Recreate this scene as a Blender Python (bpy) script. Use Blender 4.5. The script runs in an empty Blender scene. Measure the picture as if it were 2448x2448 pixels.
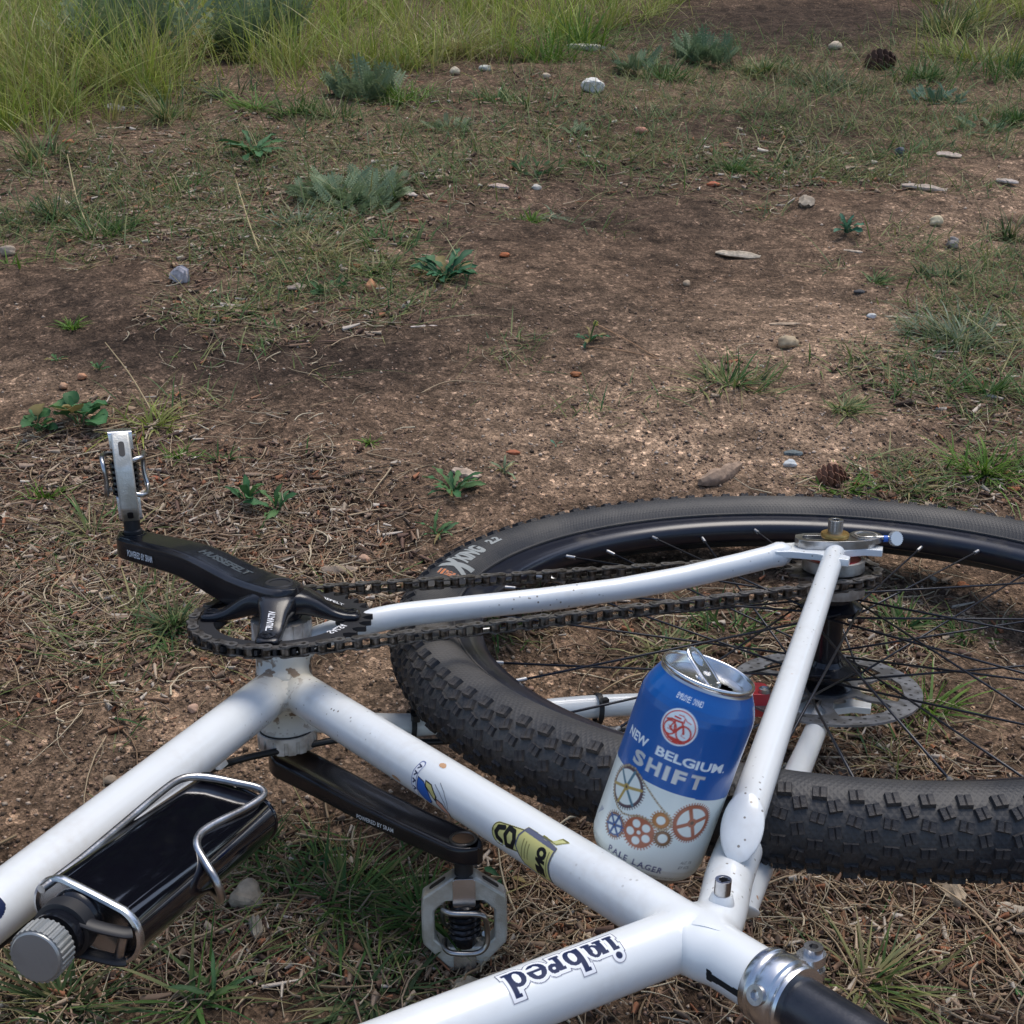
import bpy, math, random
import numpy as np
from mathutils import Matrix, Vector
from mathutils.geometry import tessellate_polygon

S = bpy.context.scene
COL = S.collection
PI = math.pi
rng = np.random.default_rng(7)
random.seed(7)

# ------------------------------------------------------------------ camera, sky, light
# bike axes: x rearward, y away from the rider's head side, z out of the drive side; millimetres, bottom bracket at 0
CAMR = np.array([[0.9208916, -0.3897976, -0.0040590], [-0.1048318, -0.2376079, -0.9656877], [0.3754583, 0.8897193, -0.2596743]])
CAMC = np.array([-192.624, -901.607, 377.128])
FPX = 3063.5
GX, GY = .08, .24                                   # how the ground leans against the bike's own plane
NRM = np.array([-GX, -GY, 1.0]); NRM /= np.linalg.norm(NRM)
EY = CAMR[2] - NRM * (CAMR[2] @ NRM); EY /= np.linalg.norm(EY)
EX = np.cross(EY, NRM)
WB = np.stack([EX, EY, NRM])
ORG = np.array([0, 0, -140.4])
def bw(p): return (WB @ (np.array(p, float) - ORG)) * .001
CW = bw(CAMC)
RW = CAMR @ WB.T                                    # rows: camera right, down, forward in world axes

cam_d = bpy.data.cameras.new('camera'); cam = bpy.data.objects.new('camera', cam_d); COL.objects.link(cam)
cam_d.sensor_width = 36; cam_d.lens = FPX / 2448 * 36; cam_d.clip_start = .02; cam_d.clip_end = 500
m = Matrix.Identity(4)
for i in range(3):
    m[i][0] = RW[0][i]; m[i][1] = -RW[1][i]; m[i][2] = -RW[2][i]; m[i][3] = CW[i]
cam.matrix_world = m
S.camera = cam

world = bpy.data.worlds.new('World'); S.world = world; world.use_nodes = True
wn = world.node_tree.nodes; wl = world.node_tree.links
bg = wn['Background']; sky = wn.new('ShaderNodeTexSky'); sky.sky_type = 'NISHITA'; sky.sun_disc = False
SUN_EL, SUN_AZ = math.radians(64), math.radians(25)      # azimuth from world +Y towards +X
sky.sun_elevation = SUN_EL; sky.sun_rotation = SUN_AZ; sky.air_density = 1.0; sky.dust_density = 2.2; sky.ozone_density = 1.0
bg.inputs['Strength'].default_value = .13
wl.new(sky.outputs[0], bg.inputs['Color'])
sd_ = bpy.data.lights.new('sun', 'SUN'); sd_.energy = 1.25; sd_.angle = math.radians(36); sd_.color = (1, .95, .87)
sun = bpy.data.objects.new('sun', sd_); COL.objects.link(sun)
sdir = Vector((math.sin(SUN_AZ) * math.cos(SUN_EL), math.cos(SUN_AZ) * math.cos(SUN_EL), math.sin(SUN_EL)))
sun.rotation_euler = sdir.to_track_quat('Z', 'Y').to_euler(); sun.location = sdir * 20
S.view_settings.view_transform = 'Standard'; S.view_settings.look = 'None'; S.view_settings.exposure = .64
S.view_settings.gamma = 1; S.view_settings.use_curve_mapping = False

# ------------------------------------------------------------------ helpers
def vnoise(x, y, seed=0):
    xi = np.floor(x).astype(np.int64); yi = np.floor(y).astype(np.int64); xf = x - xi; yf = y - yi
    u = xf * xf * (3 - 2 * xf); v = yf * yf * (3 - 2 * yf)
    def h(a, b):
        n = (a * 374761393 + b * 668265263 + seed * 1442695041) & 0xffffffff
        n = ((n ^ (n >> 13)) * 1274126177) & 0xffffffff
        return ((n ^ (n >> 16)) & 0xffff) / 65535.0
    return (h(xi, yi) * (1 - u) + h(xi + 1, yi) * u) * (1 - v) + (h(xi, yi + 1) * (1 - u) + h(xi + 1, yi + 1) * u) * v
def fbm(x, y, seed=0, octv=4):
    t = 0; a = .5
    for i in range(octv): t = t + a * vnoise(x * 2 ** i, y * 2 ** i, seed + i); a *= .5
    return t
def hgt(x, y):
    x = np.asarray(x, float); y = np.asarray(y, float)
    far = np.clip((y - .2) / 1.5, 0, 1)
    return (fbm(x * 2.2 + 9, y * 2.2 + 4, 3, 3) - .45) * (.02 + .05 * far) + (fbm(x * 14, y * 14, 8, 2) - .4) * .008 + np.clip(y - 3, 0, 60) * .01
def proj(X):
    Y = (X - CW) @ RW.T
    z = np.maximum(Y[:, 2], .05)
    return 1224 + FPX * Y[:, 0] / z, 1224 + FPX * Y[:, 1] / z, Y[:, 2]
def gpt(u, v):
    """Ground point under a point (u, v) of the 1932 px view of the photograph."""
    d = RW.T @ np.array([(u * 1.26708 - 1224) / FPX, (v * 1.26708 - 1224) / FPX, 1.0])
    z = 0
    for _ in range(6):
        p = CW + d * (z - CW[2]) / d[2]; z = float(hgt(p[0], p[1]))
    return p

def new_mesh(name, V, F, mat, parent=None, smooth=True, angle=None, cols=None, uvs=None):
    me = bpy.data.meshes.new(name)
    if isinstance(F, np.ndarray):
        V = np.asarray(V, np.float32); n = F.shape[1]
        me.vertices.add(len(V)); me.vertices.foreach_set('co', V.ravel())
        me.loops.add(F.size); me.loops.foreach_set('vertex_index', F.astype(np.int32).ravel())
        me.polygons.add(len(F)); me.polygons.foreach_set('loop_start', np.arange(0, F.size, n, dtype=np.int32))
        me.update(calc_edges=True)
    else:
        me.from_pydata([tuple(map(float, v)) for v in V], [], [tuple(int(i) for i in f) for f in F]); me.update()
    if cols is not None:
        a = me.color_attributes.new('Col', 'FLOAT_COLOR', 'POINT')
        c = np.ones((len(V), 4), np.float32); c[:, :cols.shape[1]] = cols; a.data.foreach_set('color', c.ravel())
    if uvs is not None:
        l = me.uv_layers.new(name='UV'); idx = np.empty(len(me.loops), np.int32); me.loops.foreach_get('vertex_index', idx)
        l.data.foreach_set('uv', np.asarray(uvs, np.float32)[idx].ravel())
    if smooth:
        me.shade_smooth()
        if angle: me.set_sharp_from_angle(angle=math.radians(angle))
    if mat: me.materials.append(mat)
    o = bpy.data.objects.new(name, me); COL.objects.link(o)
    if parent: o.parent = parent
    return o
def tag(o, label=None, cat=None, group=None, kind=None):
    if label: o['label'] = label
    if cat: o['category'] = cat
    if group: o['group'] = group
    if kind: o['kind'] = kind
    return o
def empty(name, mw=None):
    o = bpy.data.objects.new(name, None); COL.objects.link(o); o.empty_display_size = .05
    if mw is not None: o.matrix_world = mw
    return o

class G:                                             # a bag of shapes that becomes ONE mesh (input millimetres)
    def __init__(s): s.V = []; s.F = []; s.n = 0
    def add(s, V, F):
        V = np.asarray(V, float); s.V.append(V); s.F += [tuple(int(i) + s.n for i in f) for f in F]; s.n += len(V); return s
    def build(s, name, mat, parent=None, angle=40, bevel=0, cols=None):
        o = new_mesh(name, np.concatenate(s.V) * .001, s.F, mat, parent, True, angle)
        if bevel:
            b = o.modifiers.new('bevel', 'BEVEL'); b.width = bevel * .001; b.segments = 2; b.limit_method = 'ANGLE'; b.angle_limit = math.radians(35); b.harden_normals = False
        return o
def unit(v): v = np.asarray(v, float); return v / np.linalg.norm(v)
def frame(d, up=(0, 0, 1)):
    d = unit(d); up = np.asarray(up, float)
    if abs(d @ unit(up)) > .98: up = np.array([1., 0, 0]) if abs(d[0]) < .9 else np.array([0, 1., 0])
    a = unit(up - d * (up @ d)); return a, np.cross(d, a)
def sweep(path, r, seg=16, caps=True, prof=None, up=None, closed=False):
    """Tube along path; r scalar or list; prof = (N,2) cross-section scaled by r; returns V, F."""
    P = np.asarray(path, float); n = len(P); r = np.broadcast_to(np.asarray(r, float), (n,)) if np.ndim(r) < 2 else np.asarray(r)
    T = np.gradient(P, axis=0) if not closed else np.roll(P, -1, 0) - np.roll(P, 1, 0)
    T /= np.linalg.norm(T, axis=1)[:, None]
    if prof is None:
        a = np.linspace(0, 2 * PI, seg, endpoint=False); prof = np.stack([np.cos(a), np.sin(a)], 1)
    k = len(prof); V = []
    a, b = frame(T[0], up if up is not None else (0.13, .2, 1))
    for i in range(n):
        if up is not None: a, b = frame(T[i], up)
        else:
            a = a - T[i] * (a @ T[i]); a /= np.linalg.norm(a); b = np.cross(T[i], a)
        rr = r[i] if np.ndim(r) < 2 else None
        pr = prof * (rr if rr is not None else r[i])
        V.append(P[i] + pr[:, :1] * a + pr[:, 1:] * b)
    V = np.concatenate(V); F = []
    m_ = n if closed else n - 1
    for i in range(m_):
        j = (i + 1) % n
        for q in range(k): F.append((i * k + q, i * k + (q + 1) % k, j * k + (q + 1) % k, j * k + q))
    if caps and not closed: F.append(tuple(range(k))[::-1]); F.append(tuple(range((n - 1) * k, n * k)))
    return V, F
def smooth_path(pts, n=12, closed=False):
    P = np.asarray(pts, float); out = []; N = len(P)
    for i in range(N if closed else N - 1):
        if closed: p0, p1, p2, p3 = P[(i - 1) % N], P[i], P[(i + 1) % N], P[(i + 2) % N]
        else: p0, p1, p2, p3 = P[max(i - 1, 0)], P[i], P[i + 1], P[min(i + 2, N - 1)]
        for t in np.linspace(0, 1, n, endpoint=False):
            out.append(.5 * ((2 * p1) + (-p0 + p2) * t + (2 * p0 - 5 * p1 + 4 * p2 - p3) * t * t + (-p0 + 3 * p1 - 3 * p2 + p3) * t ** 3))
    if not closed: out.append(P[-1])
    return np.array(out)
def lathe(prof, org, axis, seg=32, capa=True, capb=True, up=(0, 0, 1)):
    """prof: list of (radius, height along axis)."""
    d = unit(axis); a, b = frame(d, up); org = np.asarray(org, float); t = np.linspace(0, 2 * PI, seg, endpoint=False)
    V = []; F = []
    for r, h in prof: V.append(org + d * h + r * (np.cos(t)[:, None] * a + np.sin(t)[:, None] * b))
    for i in range(len(prof) - 1):
        for q in range(seg): F.append((i * seg + q, i * seg + (q + 1) % seg, (i + 1) * seg + (q + 1) % seg, (i + 1) * seg + q))
    if capa: F.append(tuple(range(seg))[::-1])
    if capb: F.append(tuple(range((len(prof) - 1) * seg, len(prof) * seg)))
    return np.concatenate(V), F
def plate(outer, holes, z0, z1, T=None):
    """Flat plate with holes, outer/holes as (N,2) loops; T = (origin, xdir, ydir, ndir)."""
    loops = [np.asarray(outer, float)] + [np.asarray(h, float) for h in holes]
    tris = tessellate_polygon([[Vector((p[0], p[1], 0)) for p in l] for l in loops])
    A = np.concatenate(loops); n = len(A)
    V = np.concatenate([np.c_[A, np.full(n, z0)], np.c_[A, np.full(n, z1)]])
    F = []
    for t in tris:
        p = A[list(t)]; s = (p[1, 0] - p[0, 0]) * (p[2, 1] - p[0, 1]) - (p[1, 1] - p[0, 1]) * (p[2, 0] - p[0, 0])
        t = tuple(t) if s > 0 else tuple(t)[::-1]
        F.append(tuple(i + n for i in t)); F.append(t[::-1])
    o = 0
    for li, l in enumerate(loops):
        ar = np.sum(l[:, 0] * np.roll(l[:, 1], -1) - l[:, 1] * np.roll(l[:, 0], -1)); k = len(l)
        for i in range(k):
            a, b = o + i, o + (i + 1) % k
            f = (a, b, b + n, a + n)
            if (ar > 0) != (li == 0): f = f[::-1]
            F.append(f)
        o += k
    if T is not None:
        og, x, y, nn = [np.asarray(q, float) for q in T]
        V = og + V[:, :1] * x + V[:, 1:2] * y + V[:, 2:] * nn
    return V, F
def circ(r, n=32, c=(0, 0), ry=None, a0=0): 
    t = np.linspace(0, 2 * PI, n, endpoint=False) + a0; return np.stack([c[0] + r * np.cos(t), c[1] + (ry or r) * np.sin(t)], 1)
def rrect(w, h, r, n=5, c=(0, 0)):
    o = []
    for (sx, sy, a) in ((1, 1, 0), (-1, 1, PI / 2), (-1, -1, PI), (1, -1, 1.5 * PI)):
        for t in np.linspace(0, PI / 2, n): o.append((c[0] + sx * (w / 2 - r) + r * math.cos(a + t), c[1] + sy * (h / 2 - r) + r * math.sin(a + t)))
    return np.array(o)
def gearloop(r0, r1, n, duty=.5):
    o = []
    for i in range(n):
        for f, r in ((0, r0), (.28, r0 + (r1 - r0) * .35), (.42, r1), (.58, r1), (.72, r0 + (r1 - r0) * .35)):
            a = 2 * PI * (i + f) / n; o.append((r * math.cos(a), r * math.sin(a)))
    return np.array(o)

# ------------------------------------------------------------------ materials
def mat(name, col=(.5, .5, .5), rough=.5, metal=0, coat=0, spec=.5, nscale=0, namt=0, bump=0, bscale=200, attr=False, col2=None, n2scale=20, aniso=0, thr=(.4, .6), rough2=None):
    m_ = bpy.data.materials.new(name); m_.use_nodes = True; nt = m_.node_tree; N = nt.nodes; L = nt.links; b = N['Principled BSDF']
    b.inputs['Base Color'].default_value = (*col, 1); b.inputs['Roughness'].default_value = rough; b.inputs['Metallic'].default_value = metal
    b.inputs['Coat Weight'].default_value = coat; b.inputs['Coat Roughness'].default_value = .08; b.inputs['Specular IOR Level'].default_value = spec
    tc = N.new('ShaderNodeTexCoord'); cur = None
    if attr:
        at = N.new('ShaderNodeAttribute'); at.attribute_name = 'Col'; cur = at.outputs['Color']
    if col2 is not None:
        nz = N.new('ShaderNodeTexNoise'); nz.inputs['Scale'].default_value = n2scale; nz.inputs['Detail'].default_value = 6; L.new(tc.outputs['Object'], nz.inputs['Vector'])
        mr = N.new('ShaderNodeMapRange'); mr.inputs['From Min'].default_value = thr[0]; mr.inputs['From Max'].default_value = thr[1]; L.new(nz.outputs['Fac'], mr.inputs['Value'])
        mx = N.new('ShaderNodeMix'); mx.data_type = 'RGBA'; L.new(mr.outputs[0], mx.inputs[0])
        if cur: L.new(cur, mx.inputs[6])
        else: mx.inputs[6].default_value = (*col, 1)
        mx.inputs[7].default_value = (*col2, 1); cur = mx.outputs[2]
        if rough2 is not None:
            mq = N.new('ShaderNodeMapRange'); mq.inputs['To Min'].default_value = rough; mq.inputs['To Max'].default_value = rough2; L.new(mr.outputs[0], mq.inputs['Value']); L.new(mq.outputs[0], b.inputs['Roughness'])
    if namt:
        nz = N.new('ShaderNodeTexNoise'); nz.inputs['Scale'].default_value = nscale; nz.inputs['Detail'].default_value = 5; L.new(tc.outputs['Object'], nz.inputs['Vector'])
        mr = N.new('ShaderNodeMapRange'); mr.inputs['From Min'].default_value = .3; mr.inputs['From Max'].default_value = .7; mr.inputs['To Min'].default_value = 1 - namt; mr.inputs['To Max'].default_value = 1 + namt; L.new(nz.outputs['Fac'], mr.inputs['Value'])
        mx = N.new('ShaderNodeMix'); mx.data_type = 'RGBA'; mx.blend_type = 'MULTIPLY'; mx.inputs[0].default_value = 1
        if cur: L.new(cur, mx.inputs[6])
        else: mx.inputs[6].default_value = (*col, 1)
        cb = N.new('ShaderNodeCombineXYZ')
        for i in range(3): L.new(mr.outputs[0], cb.inputs[i])
        L.new(cb.outputs[0], mx.inputs[7]); cur = mx.outputs[2]
    if cur: L.new(cur, b.inputs['Base Color'])
    if bump:
        nz = N.new('ShaderNodeTexNoise'); nz.inputs['Scale'].default_value = bscale; nz.inputs['Detail'].default_value = 4; L.new(tc.outputs['Object'], nz.inputs['Vector'])
        bp = N.new('ShaderNodeBump'); bp.inputs['Strength'].default_value = bump; bp.inputs['Distance'].default_value = .001; L.new(nz.outputs['Fac'], bp.inputs['Height']); L.new(bp.outputs[0], b.inputs['Normal'])
    return m_
def paint_mat():
    """White frame paint; mud dried round the bottom bracket and small specks everywhere."""
    m_ = mat('frame_paint', (.78, .82, .86), .3, .0, .6, .5); nt = m_.node_tree; N = nt.nodes; L = nt.links; b = N['Principled BSDF']
    tc = N.new('ShaderNodeTexCoord')
    def noise(sc, det=5, vec=None):
        z = N.new('ShaderNodeTexNoise'); z.inputs['Scale'].default_value = sc; z.inputs['Detail'].default_value = det; L.new(vec or tc.outputs['Object'], z.inputs['Vector']); return z.outputs['Fac']
    def mr(v, a, c, d=0, e=1):
        q = N.new('ShaderNodeMapRange'); L.new(v, q.inputs['Value']); q.inputs['From Min'].default_value = a; q.inputs['From Max'].default_value = c; q.inputs['To Min'].default_value = d; q.inputs['To Max'].default_value = e; return q.outputs[0]
    def mth(op, a, c):
        q = N.new('ShaderNodeMath'); q.operation = op
        for i, v in enumerate((a, c)):
            if isinstance(v, (int, float)): q.inputs[i].default_value = v
            else: L.new(v, q.inputs[i])
        return q.outputs[0]
    def mix(f, a, c):
        q = N.new('ShaderNodeMix'); q.data_type = 'RGBA'; L.new(f, q.inputs[0])
        if isinstance(a, tuple): q.inputs[6].default_value = (*a, 1)
        else: L.new(a, q.inputs[6])
        q.inputs[7].default_value = (*c, 1); return q.outputs[2]
    ln = N.new('ShaderNodeVectorMath'); ln.operation = 'LENGTH'; L.new(tc.outputs['Object'], ln.inputs[0])
    near = mr(ln.outputs['Value'], .024, .052, 1, 0)                      # distance from the bottom bracket, metres
    film = mth('MULTIPLY', near, mr(noise(18), .25, .6))
    c = mix(film, (.76, .79, .79), (.68, .62, .48))
    mud = mth('MULTIPLY', mr(noise(95, 8), .55, .58), mr(near, .25, .9)); c = mix(mud, c, (.20, .12, .06))
    vo = N.new('ShaderNodeTexVoronoi'); vo.inputs['Scale'].default_value = 170; L.new(tc.outputs['Object'], vo.inputs['Vector'])
    spk = mth('MULTIPLY', mr(vo.outputs['Distance'], .10, .16, 1, 0), mr(noise(7), .55, .63)); c = mix(spk, c, (.20, .18, .15))
    v2 = N.new('ShaderNodeTexVoronoi'); v2.inputs['Scale'].default_value = 60; L.new(tc.outputs['Object'], v2.inputs['Vector'])
    ch = mth('MULTIPLY', mr(v2.outputs['Distance'], .09, .11, 1, 0), mr(noise(23), .60, .63)); c = mix(ch, c, (.50, .30, .18))
    dust = mth('MULTIPLY', mr(noise(14, 8), .45, .75), mr(noise(160, 4), .35, .7)); dl = N.new('ShaderNodeMath'); dl.operation = 'MULTIPLY'; L.new(dust, dl.inputs[0]); dl.inputs[1].default_value = .45; c = mix(dl.outputs[0], c, (.52, .48, .42))
    L.new(c, b.inputs['Base Color'])
    L.new(mr(mth('MAXIMUM', mud, film), 0, 1, .3, .7), b.inputs['Roughness'])
    L.new(mr(film, 0, .6, .6, 0), b.inputs['Coat Weight'])
    return m_
M = {}
M['paint'] = paint_mat()
M['black_gloss'] = mat('black_anodised', (.006, .007, .011), .24, 0, .15, .45, bump=.05, bscale=900, col2=(.014, .014, .017), n2scale=30)
M['black_matte'] = mat('black_plastic', (.012, .012, .014), .5)
M['bottle'] = mat('bottle_black', (.004, .004, .007), .06, 0, 1, .5, bump=.15, bscale=25)
M['steel'] = mat('steel', (.55, .56, .58), .28, 1, bump=.1, bscale=600, col2=(.35, .34, .33), n2scale=60)
M['polished'] = mat('polished_alloy', (.72, .74, .77), .27, 1, col2=(.5, .5, .5), n2scale=40, thr=(.45, .75))
M['dull_alloy'] = mat('dull_alloy', (.56, .55, .52), .42, .8, col2=(.36, .33, .29), n2scale=90, bump=.25, bscale=700)
M['pedal'] = mat('pedal_alloy', (.62, .62, .58), .38, .45, col2=(.46, .44, .38), n2scale=70, bump=.3, bscale=800)
M['chain'] = mat('chain_steel', (.21, .20, .19), .42, .75, col2=(.06, .05, .04), n2scale=120, bump=.3, bscale=900)
M['roller'] = mat('roller_steel', (.20, .18, .16), .35, .9, col2=(.05, .04, .03), n2scale=200)
M['rubber'] = mat('tyre_rubber', (.030, .031, .034), .62, 0, 0, .4, bump=.5, bscale=500, col2=(.075, .066, .056), n2scale=22, thr=(.45, .8))
M['knob'] = mat('tyre_knob_rubber', (.026, .026, .029), .62, 0, 0, .4, bump=.8, bscale=350, col2=(.12, .10, .08), n2scale=45, thr=(.42, .78))
M['rim'] = mat('rim_black', (.006, .008, .018), .3, .0, .25, .5, col2=(.025, .022, .02), n2scale=40, thr=(.55, .8), rough2=.6)
M['spoke'] = mat('spoke_black', (.02, .022, .03), .3, .3)
M['nipple'] = mat('nipple_silver', (.42, .42, .42), .4, .9)
M['cup'] = mat('cup_alloy', (.78, .76, .72), .42, .35, col2=(.42, .38, .33), n2scale=60)
M['brass'] = mat('brass_washer', (.55, .36, .12), .35, .8, col2=(.4, .25, .08), n2scale=90)
M['red'] = mat('red_anodised', (.45, .03, .06), .3, .4)
M['red_plain'] = mat('red_housing', (.55, .04, .05), .35, 0, .3)
M['blue_band'] = mat('blue_band', (.02, .12, .5), .4)
M['rotor'] = mat('rotor_steel', (.30, .31, .33), .38, .55, col2=(.16, .16, .16), n2scale=90)
M['hose'] = mat('hose_black', (.015, .015, .016), .4)
M['wht'] = mat('white_ink', (.75, .75, .75), .5)
M['grey_ink'] = mat('grey_ink', (.30, .33, .32), .6)
M['org_ink'] = mat('orange_ink', (.55, .16, .04), .6)
M['emb'] = mat('embossed_ink', (.075, .09, .10), .3, .2)
M['clearplast'] = mat('white_clip', (.75, .74, .7), .4)
M['ink'] = mat('printed_sticker', (.5, .5, .5), .55, 0, 0, .2, attr=True)

# ------------------------------------------------------------------ painter: flat print laid down on a fine vertex grid
_tc = {}
def text_tris(s, bold=0.0):
    k = (s, bold)
    if k in _tc: return _tc[k]
    cu = bpy.data.curves.new('t', 'FONT'); cu.body = s; cu.offset = bold; cu.resolution_u = 3; cu.size = 1
    ob = bpy.data.objects.new('t', cu); COL.objects.link(ob); dg = bpy.context.evaluated_depsgraph_get(); me = ob.evaluated_get(dg).to_mesh()
    me.calc_loop_triangles(); V = np.array([v.co[:2] for v in me.vertices]); T = np.array([t.vertices[:] for t in me.loop_triangles])
    ob.evaluated_get(dg).to_mesh_clear(); bpy.data.objects.remove(ob); bpy.data.curves.remove(cu)
    x0, x1 = V[:, 0].min(), V[:, 0].max(); y0, y1 = V[:, 1].min(), V[:, 1].max()
    V = (V - [x0, y0]); r = (V, T, x1 - x0, y1 - y0); _tc[k] = r; return r
class Canvas:
    def __init__(s, x0, x1, y0, y1, res, col=(0, 0, 0), a=0.0):
        s.x = np.arange(x0, x1 + res * .5, res); s.y = np.arange(y0, y1 + res * .5, res); s.res = res
        s.C = np.zeros((len(s.y), len(s.x), 4)); s.C[..., :3] = col; s.C[..., 3] = a
        s.X, s.Y = np.meshgrid(s.x, s.y)
    def win(s, x0, x1, y0, y1):
        i0, i1 = np.searchsorted(s.x, (x0, x1)); j0, j1 = np.searchsorted(s.y, (y0, y1)); return slice(max(j0 - 1, 0), j1 + 1), slice(max(i0 - 1, 0), i1 + 1)
    def put(s, w, cov, col, a=1.0):
        cov = np.clip(cov, 0, 1)[..., None]; s.C[w] = s.C[w] * (1 - cov) + np.array([*col, a]) * cov
    def sdf(s, w, d, col, a=1.0): s.put(w, .5 - d / s.res, col, a)
    def disc(s, x, y, r, col, ry=None, a=1.0, r0=0):
        ry = ry or r; w = s.win(x - r - 1, x + r + 1, y - ry - 1, y + ry + 1); q = np.hypot((s.X[w] - x), (s.Y[w] - y) * r / ry); d = q - r
        if r0: d = np.maximum(d, r0 - q)
        s.sdf(w, d, col, a)
    def line(s, pts, wd, col, a=1.0):
        for p, q in zip(pts[:-1], pts[1:]):
            p = np.array(p, float); q = np.array(q, float); w = s.win(min(p[0], q[0]) - wd, max(p[0], q[0]) + wd, min(p[1], q[1]) - wd, max(p[1], q[1]) + wd)
            d = q - p; L2 = max(d @ d, 1e-9); t = np.clip(((s.X[w] - p[0]) * d[0] + (s.Y[w] - p[1]) * d[1]) / L2, 0, 1)
            s.sdf(w, np.hypot(s.X[w] - p[0] - t * d[0], s.Y[w] - p[1] - t * d[1]) - wd / 2, col, a)
    def poly(s, P, col, a=1.0):
        P = np.asarray(P, float); w = s.win(P[:, 0].min(), P[:, 0].max(), P[:, 1].min(), P[:, 1].max()); cov = 0
        for ox, oy in ((-.25, -.25), (.25, -.25), (-.25, .25), (.25, .25)):
            X = s.X[w] + ox * s.res; Y = s.Y[w] + oy * s.res; ins = np.zeros(X.shape, bool)
            for i in range(len(P)):
                (xa, ya), (xb, yb) = P[i], P[(i + 1) % len(P)]
                if ya == yb: continue
                ins ^= ((ya > Y) != (yb > Y)) & (X < (xb - xa) * (Y - ya) / (yb - ya) + xa)
            cov = cov + ins * .25
        s.put(w, cov, col, a)
    def text(s, st, x, y, h, col, wd=None, bold=0.0, a=1.0, shear=0, rot=0, f=None):
        V, T, tw, th = text_tris(st, bold); sx = (wd / tw) if wd else h / th
        P = np.stack([V[:, 0] * sx + shear * V[:, 1] / th * h, V[:, 1] / th * h], 1)
        c, n_ = math.cos(rot), math.sin(rot); P = np.stack([x + c * P[:, 0] - n_ * P[:, 1], y + n_ * P[:, 0] + c * P[:, 1]], 1)
        if f: P = f(P)
        cov = np.zeros(s.X.shape); 
        for t in T:
            A = P[t]; w = s.win(A[:, 0].min(), A[:, 0].max(), A[:, 1].min(), A[:, 1].max())
            for ox, oy in ((-.25, -.25), (.25, -.25), (-.25, .25), (.25, .25)):
                X = s.X[w] + ox * s.res; Y = s.Y[w] + oy * s.res
                e = [(A[(i + 1) % 3, 0] - A[i, 0]) * (Y - A[i, 1]) - (A[(i + 1) % 3, 1] - A[i, 1]) * (X - A[i, 0]) for i in range(3)]
                cov[w] += .25 * (((e[0] >= 0) & (e[1] >= 0) & (e[2] >= 0)) | ((e[0] <= 0) & (e[1] <= 0) & (e[2] <= 0)))
        s.put((slice(None), slice(None)), cov, col, a)
    def build(s, name, fmap, matl, parent, cut=True):
        """fmap(X, Y) -> points in mm; faces whose print is absent are left out."""
        ny, nx = s.X.shape; V = fmap(s.X.ravel(), s.Y.ravel()) * .001
        i = np.arange(ny * nx).reshape(ny, nx); F = np.stack([i[:-1, :-1], i[:-1, 1:], i[1:, 1:], i[1:, :-1]], -1).reshape(-1, 4)
        if cut:
            a = s.C[..., 3].ravel(); F = F[a[F].max(1) > .5]
            used = np.unique(F); re = np.zeros(len(V), int); re[used] = np.arange(len(used)); F = re[F]; V = V[used]; cols = s.C.reshape(-1, 4)[used]
        else: cols = s.C.reshape(-1, 4)
        return new_mesh(name, V, F, matl, parent, cols=cols[:, :3] if cut else cols)
def flat_text(st, org, xd, yd, h, wd, matl, name, parent, bold=0.0, shear=0, curve=None, lift=.25):
    V, T, tw, th = text_tris(st, bold); X = V[:, 0] / tw * wd + shear * V[:, 1]; Y = V[:, 1] / th * h
    if curve: P = curve(X, Y)
    else:
        xd, yd = unit(xd), unit(yd); P = np.array(org) + X[:, None] * xd + Y[:, None] * yd + np.cross(xd, yd) * lift
    return new_mesh(name, P * .001, T, matl, parent, smooth=False)

exec_order = []

# ------------------------------------------------------------------ the bicycle, in its own axes
MB = Matrix.Identity(4)
for i in range(3):
    for j in range(3): MB[i][j] = WB[i][j]
    MB[i][3] = bw((0, 0, 0))[i]
bike = empty('bicycle', MB)
tag(bike, 'white single speed mountain bike lying on its side on the dirt, drive side up', 'bicycle')
SA, DA = math.radians(74.7), math.radians(131.18)
SD = np.array([math.cos(SA), -math.sin(SA), 0]); DD = np.array([math.cos(DA), -math.sin(DA), 0]); TD = unit((-129, -19, 0))
AX = np.array([449.9, -66.5, 0.0]); RT = 371.7
CD = np.array([math.cos(math.radians(240.64)), -math.sin(math.radians(240.64)), 0]); CP = np.array([-CD[1], CD[0], 0])
if CP[0] < 0: CP = -CP                               # CD towards the upper pedal, CP to the far side

def seg_d(p, a, b, r):
    a, b = np.asarray(a, float), np.asarray(b, float); ab = b - a; t = np.clip(((p - a) @ ab) / (ab @ ab), 0, 1)
    return np.linalg.norm(p - a - t[:, None] * ab, axis=1) - r
def poly_d(p, path, r):
    d = None; R_ = np.broadcast_to(r, (len(path),))
    for i in range(len(path) - 1):
        q = seg_d(p, path[i], path[i + 1], (R_[i] + R_[i + 1]) / 2); d = q if d is None else np.minimum(d, q)
    return d
TT0 = np.array([110, -409, 0.]); HT = np.array([-404., -478, 0])
st_path = [np.array([0, 0, 0.]), SD * 476]; dt_path = [np.array([0, 0, 0.]), DD * 612]; tt_path = [TT0, TT0 + TD * 516]
def stay_pts(s):
    cs = smooth_path([(0, -2, s * 26), (38, -5, s * 37), (80, -11, s * 45), (130, -19, s * 47), (225, -30, s * 48), (300, -41, s * 53), (372, -49, s * 62), (408, -54, s * 68)], 8)
    ss = np.linspace((172, -363, s * 25), (447, -72, s * 70), 60); return cs, ss
csR, ssR = stay_pts(1); csL, ssL = stay_pts(-1)
mono = smooth_path([(110, -424, 0), (122, -414, 0), (140, -395, 0), (160, -370, 0), (182, -346, 0)], 8)
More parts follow.
